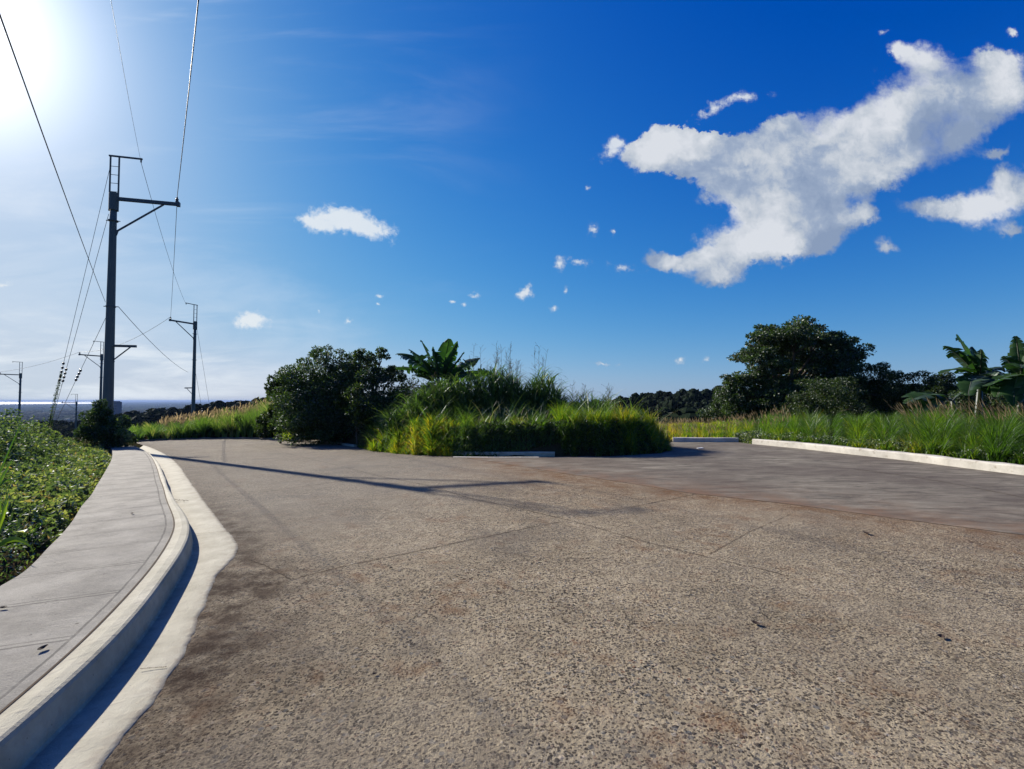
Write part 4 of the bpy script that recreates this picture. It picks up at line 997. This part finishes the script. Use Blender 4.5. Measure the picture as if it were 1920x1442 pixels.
cane((745, 830), 17.0, 18.2, ((740, 770, 800, 835), (790, 745, 720, 712)), 'leftmost cane clump with pinkish tips below the banana leaves', 51, 120, [(rs.uniform(755, 830), rs.uniform(700, 745)) for _ in range(16)])
cane((830, 985), 17.0, 18.6, ((830, 870, 905, 935, 960, 985), (715, 710, 702, 690, 705, 735)), 'tallest middle cane clump with thin seed stalks against the sky', 52, 300,
     [(893,650),(896,655),(884,672),(915,678),(925,660),(930,650),(935,645),(940,655),(950,665),(945,660),(960,668),(958,645),(966,690),(905,690),(975,700)]+[(rs.uniform(880, 980), rs.uniform(668, 715)) for _ in range(14)])
cane((985, 1062), 16.9, 18.2, ((985, 1010, 1030, 1062), (728, 700, 705, 765)), 'right hand cane clump with two lone stalks beside the distant wood', 53, 150,
     [(1007,650),(1004,660),(1023,655),(1018,672),(1030,700),(1040,715)])
cane((1060, 1160), 16.2, 17.6, ((1060, 1100, 1160), (772, 770, 785)), 'short wispy cane clump tapering down toward the side road', 54, 70, [(rs.uniform(1055, 1150), rs.uniform(718, 755)) for _ in range(18)])

def field(name, n, sampler, hf, wf, mt, label, seed, bend=(.3, 1.0), tf=None, lean=None, seg=3, cat='grass', extra=None):
    rs = np.random.RandomState(seed); X, Y = sampler(rs, n); Z = z_ground(X, Y)-.02
    h = hf(X, Y)*rs.uniform(.55, 1.15, len(X)); w = wf*rs.uniform(.6, 1.3, len(X))
    # gather the blades into tufts that share height, colour and a centre to bend away from
    cell = np.maximum(.12, np.hypot(X, Y)*.011); kx = np.floor(X/cell+.37*np.floor(Y/cell)); ky = np.floor(Y/cell)
    hs = np.modf(np.abs(np.sin(kx*12.9898+ky*78.233)*43758.5453))[0]; hs2 = np.modf(np.abs(np.sin(kx*39.3468+ky*11.135)*24634.6345))[0]
    cx = (kx-.37*ky+.25+.5*hs2)*cell; cy = (ky+.25+.5*hs)*cell; az = np.arctan2(Y-cy, X-cx)+rs.uniform(-.9, .9, len(X))
    X = X+(cx-X)*.45; Y = Y+(cy-Y)*.45
    h = h*(.62+.65*hs)
    t = rs.uniform(0, .75, len(X)) if tf is None else np.clip(tf(X, Y, rs), 0, 1)
    t = np.clip(t+(hs2-.5)*.34, 0, 1)
    V, F, T = blades(np.stack([X, Y, Z], 1), h, w, rs, seg, rs.uniform(*bend, len(X)), lean, t, az=az)
    o = mesh_np(name, V, F, mt, T); return tag(o, label, cat, kind='stuff')
def wedge(px0, px1, D0, D1, excl=None, power=1.0):
    """points between two sight lines and two distances"""
    def f(rs, n):
        u = np.tan(0) if False else None
        px = rs.uniform(px0, px1, n); s = rs.uniform(0, 1, n)**power
        d0 = D0(px) if callable(D0) else D0; d1 = D1(px) if callable(D1) else D1
        D = d0+(d1-d0)*s; X = (px-960)/FPX*D; Y = D
        k = ~inpoly(X, Y, ROAD) & ~inpoly(X, Y, WALK)
        return X[k], Y[k]
    return f
isl_front = lambda px: np.interp(px, [640, 690, 760, 835, 850, 1030, 1065, 1150, 1215, 1245, 1262], [17.2, 16.0, 14.75, 14.1, 14.35, 14.3, 13.8, 13.7, 14.1, 14.8, 15.2])+.10*np.sin(np.asarray(px)*.11)+.08*np.sin(np.asarray(px)*.29)
yel = lambda X, Y: np.exp(-(((X+2.9-.35*np.sin(Y*5))/1.0)**4))*(1-sstep(Y, 15.6, 16.4))
rs = np.random.RandomState(60)
field('island_grass', 52000, wedge(676, 1250, lambda p: isl_front(p)+.05, lambda p: isl_front(p)+2.1, power=1.1), lambda X, Y: .38+.04*sstep(X, 1.5, 3.2)+.20*vnoise(X, Y, .8)+.10*vnoise(X, Y, 2.2), .026, M['grass'],
      'bright green and yellow grass bank spilling over the island edge', 61, (.5, 1.6), lambda X, Y, r: r.uniform(.16, .74, len(X))+.34*yel(X, Y)*(r.uniform(size=len(X)) < .7)+.08*vnoise(X, Y, .7), (0, -.35, 0))
field('island_grass', 15000, wedge(1040, 1250, lambda p: isl_front(p)+.6, lambda p: isl_front(p)+2.8), lambda X, Y: .50+.22*vnoise(X, Y, 1.0), .018, M['grass'],
      'taller yellow green grass mound on the right tip of the island', 62, (.2, .9), lambda X, Y, r: r.uniform(.3, .84, len(X)))
field('island_grass', 9000, wedge(690, 1130, lambda p: isl_front(p)+1.8, lambda p: isl_front(p)+4.5), lambda X, Y: .85+.25*vnoise(X, Y, 1.5), .034, M['cane'],
      'dark undergrowth of long blades behind the bright grass bank', 63, (.5, 1.6))
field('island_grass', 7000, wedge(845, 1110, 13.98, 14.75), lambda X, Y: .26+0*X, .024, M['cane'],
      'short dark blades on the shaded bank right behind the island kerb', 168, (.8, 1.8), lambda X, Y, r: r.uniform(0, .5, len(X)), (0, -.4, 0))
field('island_grass', 900, wedge(700, 1245, lambda p: isl_front(p)+.3, lambda p: isl_front(p)+2.2), lambda X, Y: 1.15+.2*vnoise(X, Y, 1.5), .022, M['cane'],
      'long arching blades standing out of the bright grass bank', 167, (.5, 1.5), lambda X, Y, r: r.uniform(.3, .95, len(X)), None, 5)
field('roadside_grass', 3500, wedge(500, 545, 22.0, 24.5), lambda X, Y: .95+0*X, .03, M['grass'], 'bright green grass tuft at the left foot of the rounded tree', 64, (.3, 1.2), lambda X, Y, r: r.uniform(.3, .8, len(X)))
# creeping leaves hanging on the island edge
def shell_leaves(name, n, sampler, hf, size, mt, label, seed, tf=None, cat='weeds', wid=.6):
    rs = np.random.RandomState(seed); X, Y = sampler(rs, n); r = np.hypot(X, Y)
    h = hf(X, Y); Z = z_ground(X, Y)+h*(1-rs.uniform(0, 1, len(X))**2*.75)
    sz = (size(r) if callable(size) else size)*rs.uniform(.6, 1.3, len(X))
    D = rvec(rs, len(X)); D[:, 2] = D[:, 2]*.4+.35
    t = rs.uniform(0, .9, len(X)) if tf is None else np.clip(tf(X, Y, rs), 0, 1)
    V, F, T = leaves(np.stack([X, Y, Z], 1), sz, rs, D, wid, .15, tint=t); o = mesh_np(name, V, F, mt, T); return tag(o, label, cat, kind='stuff')
shell_leaves('creeping_weeds', 5000, wedge(640, 900, lambda p: isl_front(p)-.15, lambda p: isl_front(p)+.45), lambda X, Y: .05+.08*(1+vnoise(X, Y, .5)), .07, M['weed'],
             'round leaved creeping weeds along the sunny front edge of the island', 65)
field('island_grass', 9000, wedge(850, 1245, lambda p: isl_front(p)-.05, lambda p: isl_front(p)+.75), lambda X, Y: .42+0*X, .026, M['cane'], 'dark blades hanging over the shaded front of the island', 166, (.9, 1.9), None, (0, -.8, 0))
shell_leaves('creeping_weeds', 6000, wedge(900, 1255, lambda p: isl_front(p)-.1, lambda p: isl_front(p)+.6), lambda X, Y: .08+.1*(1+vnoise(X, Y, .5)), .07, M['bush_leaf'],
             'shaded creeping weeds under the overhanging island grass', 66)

# grass bank with tan seed heads beyond the road on the left
hb = lambda X, Y: np.interp(960+FPX*X/Y, [230, 300, 340, 420, 480, 520], [.50, .75, .95, 1.2, 1.5, 1.7])*(1+.15*vnoise(X, Y, 2.2))
field('roadside_grass', 30000, wedge(228, 525, lambda p: np.interp(p, [228, 300, 400, 520], [25.6, 27.2, 28.2, 26.6]), lambda p: np.interp(p, [228, 520], [33, 34])), hb, .03, M['cane'],
      'bank of wild grass beyond the far edge of the road', 67, (.2, .9), lambda X, Y, r: r.uniform(.3, .9, len(X))+.2*vnoise(X, Y, 2.2))
def seed_heads(name, n, sampler, hf, label, seed, L=.16, lean=(.5, 0, 0), r=.012):
    rs = np.random.RandomState(seed); X, Y = sampler(rs, n); Z = z_ground(X, Y); h = hf(X, Y)*rs.uniform(.85, 1.25, len(X)); acc = Acc()
    B = np.stack([X, Y, Z], 1); d = np.stack([rs.uniform(-.25, .25, len(X))+lean[0]*.4, rs.uniform(-.25, .25, len(X))+lean[1]*.4, np.ones(len(X))], 1)
    T0 = B+d*h[:, None]; dd = d+np.array(lean)*.6+rs.uniform(-.3, .3, d.shape); dd /= np.linalg.norm(dd, axis=1)[:, None]
    s = np.cross(dd, rvec(rs, len(X))); s /= np.linalg.norm(s, axis=1)[:, None]; LL = L*rs.uniform(.6, 1.4, (len(X), 1))
    V = np.stack([T0-dd*LL*.1-s*r*.3, T0+dd*LL*.4-s*r, T0+dd*LL, T0+dd*LL*.4+s*r], 1); s2 = np.cross(dd, s)
    V2 = np.stack([T0-dd*LL*.1-s2*r*.3, T0+dd*LL*.4-s2*r, T0+dd*LL, T0+dd*LL*.4+s2*r], 1)
    V3 = np.stack([B, T0, T0+s*.003, B+s*.003], 1)
    n_ = len(X); t = np.repeat(rs.uniform(0, 1, n_), 4); acc.add(V.reshape(-1, 3), np.arange(n_*4).reshape(-1, 4), t); acc.add(V2.reshape(-1, 3), np.arange(n_*4).reshape(-1, 4), t); acc.add(V3.reshape(-1, 3), np.arange(n_*4).reshape(-1, 4), t*.5)
    o = acc.build(name, M['seed']); return tag(o, label, 'seed heads', kind='stuff')
seed_heads('seed_heads', 800, wedge(300, 510, 29, 33.5), hb, 'tan feathery seed heads along the top of the far grass bank', 68, .26, (.3, 0, 0), .03)

# the wide verge on the right
dk = lambda p: np.interp(p, [1225, 1262, 1385, 1410, 1500, 1600, 1700, 1800, 1920, 2100], [17.3, 17.6, 17.6, 17.0, 15.3, 13.5, 12.2, 11.0, 9.9, 8.4])+.12
hr = lambda X, Y: np.interp(960+FPX*X/Y, [1225, 1330, 1400, 1450, 1600, 1750, 1920], [.28, .30, .42, .75, .85, .95, .95])*(1+.2*vnoise(X, Y, 2.0))*(.35+.65*sstep(distline(X, Y, RLINE), .15, 1.6))*.85
tr_ = lambda X, Y, r: r.uniform(0, .60, len(X))+.16*vnoise(X, Y, 1.6)+.30*(1-sstep(960+FPX*X/Y, 1330, 1440))+.22*np.exp(-distline(X, Y, RLINE)/.5)
field('verge_grass', 75000, wedge(1390, 2000, dk, lambda p: dk(p)+5.5, power=1.3), hr, .021, M['grass'], 'thick green grass verge behind the long white kerb', 69, (.25, 1.2), tr_)
field('verge_grass', 22000, wedge(1225, 1400, dk, lambda p: dk(p)+9), hr, .018, M['grass'], 'low straw coloured grass behind the short white kerb', 70, (.25, 1.1), tr_)
field('verge_grass', 14000, wedge(1440, 2000, lambda p: dk(p)+3.5, lambda p: dk(p)+9), lambda X, Y: .8+.2*vnoise(X, Y, 2), .022, M['cane'], 'darker long grass in front of the shrubs on the right', 71, (.4, 1.4))
seed_heads('seed_heads', 210, wedge(1700, 1990, lambda p: dk(p)+1.4, lambda p: dk(p)+4.5), lambda X, Y: hr(X, Y)*1.0+.06, 'tan seed stalks leaning left over the right hand grass', 72, .28, (-.6, 0, 0), .011)
seed_heads('seed_heads', 500, wedge(1240, 1480, lambda p: dk(p)+1.2, lambda p: dk(p)+7), lambda X, Y: hr(X, Y)*1.0+.06, 'reddish seed heads among the low straw coloured grass', 73, .16, (-.2, 0, 0), .014)
shell_leaves('creeping_weeds', 14000, wedge(1400, 1990, dk, lambda p: dk(p)+1.1), lambda X, Y: .12+.12*(1+vnoise(X, Y, .8)), .05, M['weed'], 'low yellow green weeds hugging the long white kerb', 74)
shell_leaves('creeping_weeds', 2500, wedge(1375, 1422, lambda p: dk(p)-.1, lambda p: dk(p)+1.0), lambda X, Y: .2+.1*vnoise(X, Y, .5), .07, M['weed'], 'green weeds filling the gap between the two white kerbs', 75)

# weeds left of the pavement
def left_sampler(rs, n):
    r = np.exp(rs.uniform(math.log(2.6), math.log(27), n)); az = np.radians(np.where(rs.uniform(size=n) < .85, rs.uniform(-54, -38, n), rs.uniform(-75, -54, n)))
    X = r*np.sin(az); Y = r*np.cos(az); k = ~inpoly(X, Y, WALK) & ~inpoly(X, Y, ROAD)
    X, Y = X[k], Y[k]; d = distline(X, Y, L_IN[::2])
    k = (X < np.interp(Y, L_IN[:, 1], L_IN[:, 0])+0.02) | (Y > 19.5); bare = ((vnoise(X, Y, 1.3) < -.15) & (d < 1.2) & (Y < 9)) | (vnoise(X+5, Y, .8) < -.42)
    k &= ~(bare & (rs.uniform(size=len(X)) < .85)); return X[k], Y[k]
def hl(X, Y):
    d = distline(X, Y, L_IN[::2]); n = vnoise(X, Y, 2.1)
    m = vnoise(X, Y, .75)
    return .04+.06*sstep(d, .1, .8)*(1+m)+(.30+.26*n+.18*m)*sstep(d, .7, 3.0)*sstep(Y, 4.0, 8.0)+.38*sstep(Y, 9, 14)*sstep(d, .6, 2.2)*(1+.7*n+.3*m)
shell_leaves('ground_weeds', 190000, left_sampler, hl, lambda r: .020+.0036*r, M['weed'], 'dense leafy weeds left of the pavement', 80, lambda X, Y, r: r.uniform(0, .62, len(X))+.24*vnoise(X, Y, 1.2)+.26*(1-sstep(distline(X, Y, L_IN[::2]), .2, 2.2))*sstep(Y, 5, 7)+.12*vnoise(X, Y, 3.3))
def left_blades(rs, n): return left_sampler(rs, n)
field('ground_weeds', 16000, left_blades, lambda X, Y: hl(X, Y)*.75+.10, .010, M['grass'], 'grass blades growing up through the weeds left of the pavement', 81, (.4, 1.6), lambda X, Y, r: r.uniform(.1, .75, len(X)))
field('ground_weeds', 5000, left_blades, lambda X, Y: hl(X, Y)*.6+.16, .008, M['seed'], 'dry straw among the weeds left of the pavement', 84, (.5, 1.8), lambda X, Y, r: r.uniform(.0, .7, len(X)))
# upright weed stems with pale leaves in the same mass
rs = np.random.RandomState(83); acc = Acc(); sA = Acc(); X, Y = left_sampler(rs, 1800); k = (Y > 5.0); X, Y = X[k][:600], Y[k][:600]
Z = z_ground(X, Y); hh = hl(X, Y)
for x, y, z, h in zip(X, Y, Z, hh):
    top = np.array([x+rs.uniform(-.08, .08), y+rs.uniform(-.08, .08), z+h+rs.uniform(.02, .20)]); b0 = np.array([x, y, z]); sA.add(*tube([b0, (b0+top)/2, top], [.004, .003, .002], 4, False), rs.uniform(.3, .9))
    m = rs.randint(7, 14); q = rs.uniform(.45, 1, (m, 1)); V, F, T = leaves(b0+(top-b0)*q, rs.uniform(.05, .11, m), rs, None, .5, .1, tint=rs.uniform(.3, 1, m)); acc.add(V, F, T)
o = acc.build('ground_weeds', M['weed']); tag(o, 'taller leafy weed tops catching the light left of the pavement', 'weeds', kind='stuff')
o = sA.build('weed_stalks', M['weed']); tag(o, 'thin stalks of the taller weeds left of the pavement', 'weed stalks', kind='stuff')
# foreground tufts at the left edge
def tuft(px, py, D, spec, label, seed, w=.022):
    rs = np.random.RandomState(seed); b = at(px, py, D); g = gpt(b[0], b[1]); root = thing('grass_tuft', tuple(g), label, 'grass tuft', None); 
    for tp in spec:
        e = at(tp[0], tp[1], D+tp[2])-g; c = e*.5+np.array([0, 0, tp[3]]); R = bez(np.zeros(3), c, e, 14); T = np.gradient(R, axis=0); T /= np.linalg.norm(T, axis=1)[:, None]
        s = np.cross(T, [0.2, 1., .1]); s /= np.linalg.norm(s, axis=1)[:, None]; u = np.cross(s, T); t = np.linspace(0, 1, 14); ww = w*tp[4]*np.sin(np.pi*np.clip(t*.9+.08, 0, 1))**.7
        V = np.stack([R-s*ww[:, None]+u*ww[:, None]*.4, R, R+s*ww[:, None]+u*ww[:, None]*.4], 1).reshape(-1, 3); J = np.arange(42).reshape(14, 3)
        F = np.stack([J[:-1, :-1].ravel(), J[:-1, 1:].ravel(), J[1:, 1:].ravel(), J[1:, :-1].ravel()], 1)
        Acc().add(V, F, tp[5]).build('blade', M['grass'], root, True)
    return root
tuft(-12, 1010, 4.6, [(60,1028,-.5,.18,1.1,.55),(16,935,0,.05,.8,.6),(2,928,.1,.03,.9,.5),(20,905,.2,.1,.6,.3),(-30,930,0,.1,.8,.5),(8,960,-.1,.03,1.0,.65)], 'foreground grass tuft with one long bright drooping blade at the left edge', 91)
tuft(-25, 900, 6.5, [(42,790,.1,.15,.8,.15),(25,860,0,.1,.9,.2),(0,830,.1,.1,.8,.1),(26,902,-.2,.3,.9,.3)], 'dark upright grass tuft at the left edge behind the bright blade', 92)

# ------------------------------------------------------------------ distant woods, town
def crown_template(rs, nl=260):
    nb = 9; cc = rvec(rs, nb)*np.array([.6, .6, .22])+np.array([0, 0, .55]); cr = rs.uniform(.28, .44, nb)
    k = rs.randint(0, nb, nl); u = rvec(rs, nl); u[:, 2] = np.abs(u[:, 2])*.9-.2; P = cc[k]+u*cr[k][:, None]*rs.uniform(.88, 1.0, (nl, 1))
    V, F, T = leaves(P, rs.uniform(.08, .16, nl), rs, u, .9, .3, tint=rs.uniform(0, 1, nl)); a = Acc().add(V, F, T)
    # solid heart so that light does not leak through
    import itertools
    for c, r in zip(cc, cr):
        th = np.linspace(0, 2*np.pi, 7)[:-1]; rows = []
        for ph in (-1.2, -.5, .2, .8, 1.35):
            rows.append(np.stack([np.cos(th)*math.cos(ph), np.sin(th)*math.cos(ph), np.full(6, math.sin(ph))], 1)*r*.86+c)
        R = np.vstack(rows); Fq = [[i*6+j, i*6+(j+1) % 6, (i+1)*6+(j+1) % 6, (i+1)*6+j] for i in range(4) for j in range(6)]; a.add(R, Fq, .2)
    th = np.linspace(0, 2*np.pi, 7)[:-1]; R = np.vstack([np.stack([np.cos(th)*.5, np.sin(th)*.5, np.full(6, z)], 1) for z in (-.3, .5)])
    a.add(R, [[j, (j+1) % 6, 6+(j+1) % 6, 6+j] for j in range(6)], .1)
    return np.vstack(a.V), np.vstack(a.F), np.concatenate(a.T)
rs = np.random.RandomState(101); TPL = [crown_template(rs) for _ in range(6)]
def wood(name, spots, label):
    a = Acc()
    for (x, y, z, r, h) in spots:
        V, F, T = TPL[rs.randint(6)]; c, s = math.cos(rs.uniform(0, 6.3)), 0; an = rs.uniform(0, 6.3); c, s = math.cos(an), math.sin(an)
        W = np.stack([(V[:, 0]*c-V[:, 1]*s)*r, (V[:, 0]*s+V[:, 1]*c)*r, V[:, 2]*h], 1)+np.array([x, y, z]); a.add(W, F, np.clip(T*.7+rs.uniform(-.15, .35), 0, 1))
    return tag(a.build(name, M['far_leaf']), label, 'woodland', kind='stuff')
sp = []
for _ in range(2600):
    r = rs.uniform(50, 235); az = rs.uniform(-58, 50); x = r*math.sin(math.radians(az)); y = r*math.cos(math.radians(az))
    if rs.uniform() > (r/235)**.5*1.05: continue
    if az < -16 and r < 85: continue
    if az < -39 and r < 130: continue
    big = 1.0 if az > -30 else .75
    R_ = rs.uniform(3.0, 5.6)*big; h = rs.uniform(4.5, 7.0)*(.55+.45*sstep(r, 60, 130))*(1 if az > -12 else .8)
    if az > -14 and r < 85: h = min(h, 4.5); 
    sp.append((x, y, float(base(x, y))-.5, R_, h))
wood('distant_wood', sp, 'dark wood covering the valley and ridge beyond the thickets')
sp = []
for _ in range(2600):
    r = math.exp(rs.uniform(math.log(260), math.log(5200))); az = rs.uniform(-60, -6); x = r*math.sin(math.radians(az)); y = r*math.cos(math.radians(az))
    s = 1+r/700; sp.append((x, y, float(base(x, y))-1, rs.uniform(5, 10)*s, rs.uniform(6, 10)*min(s, 2.0)))
wood('distant_wood', sp, 'hazy belt of woodland on the plain far below')
a = Acc()
for _ in range(360):
    r = math.exp(rs.uniform(math.log(2200), math.log(11000))); az = rs.uniform(-60, -14); x = r*math.sin(math.radians(az)); y = r*math.cos(math.radians(az)); z = float(base(x, y))
    w = rs.uniform(8, 34); d = rs.uniform(8, 16); h = rs.uniform(4, 8); 
    V, F = bar((x-w/2, y, z+3+h/2), (x+w/2, y+rs.uniform(-4, 4), z+3+h/2), d, h+6); a.add(V, F, rs.uniform())
tag(a.build('distant_town', M['town']), 'scattered pale roofs of the town on the hazy plain', 'town', kind='stuff')
r = 900; c = at(218, 760, r); zb = float(base(c[0], c[1])); root = thing('tower_block', (c[0], c[1], zb), 'blue grey block standing above the wood just right of the near pole', 'building')
Vb, Fb = bar((-6.0, 0, (2.0-zb)/2-6), (6.0, 0, (2.0-zb)/2-6), 10, 2.0-zb-12+12); Vb = Vb; top = at(218, 753.5, r)[2]-zb
Vb, Fb = bar((-6.2, 0, top/2), (6.2, 0, top/2), 11, top); mesh_np('wall', Vb, Fb, M['tower'], parent=root)
Vb, Fb = bar((-4.4, 0, top+.7), (4.4, 0, top+.7), 8, 1.5); mesh_np('roof', Vb, Fb, M['tower'], parent=root)
for zz in (3, 8, 13):
    for xx in (-4, 0, 4):
        Vb, Fb = bar((xx-1, -5.55, top-zz), (xx+1, -5.55, top-zz), .12, 2.0); mesh_np('window', Vb, Fb, M['window'], parent=root)

# ------------------------------------------------------------------ the hazy air over the plain
m = bpy.data.materials.new('haze'); m.use_nodes = True; m.node_tree.nodes.clear(); b = NB(m.node_tree)
pv = b.new('ShaderNodeVolumePrincipled'); pv.inputs['Color'].default_value = (.38, .54, .88, 1); pv.inputs['Density'].default_value = 5.5e-5; pv.inputs['Anisotropy'].default_value = .0
o_ = b.new('ShaderNodeOutputMaterial'); b.l.new(pv.outputs[0], o_.inputs['Volume'])
X0, X1, Y0, Y1, Z0, Z1 = -43500, 43500, -31000, 43500, -84, 15
V = [(x, y, z) for z in (Z0, Z1) for (x, y) in ((X0, Y0), (X1, Y0), (X1, Y1), (X0, Y1))]
F = [[0, 3, 2, 1], [4, 5, 6, 7], [0, 1, 5, 4], [1, 2, 6, 5], [2, 3, 7, 6], [3, 0, 4, 7]]
tag(mesh_np('haze', np.array(V), np.array(F), m), 'pale blue haze lying over the plain', 'haze', kind='stuff')
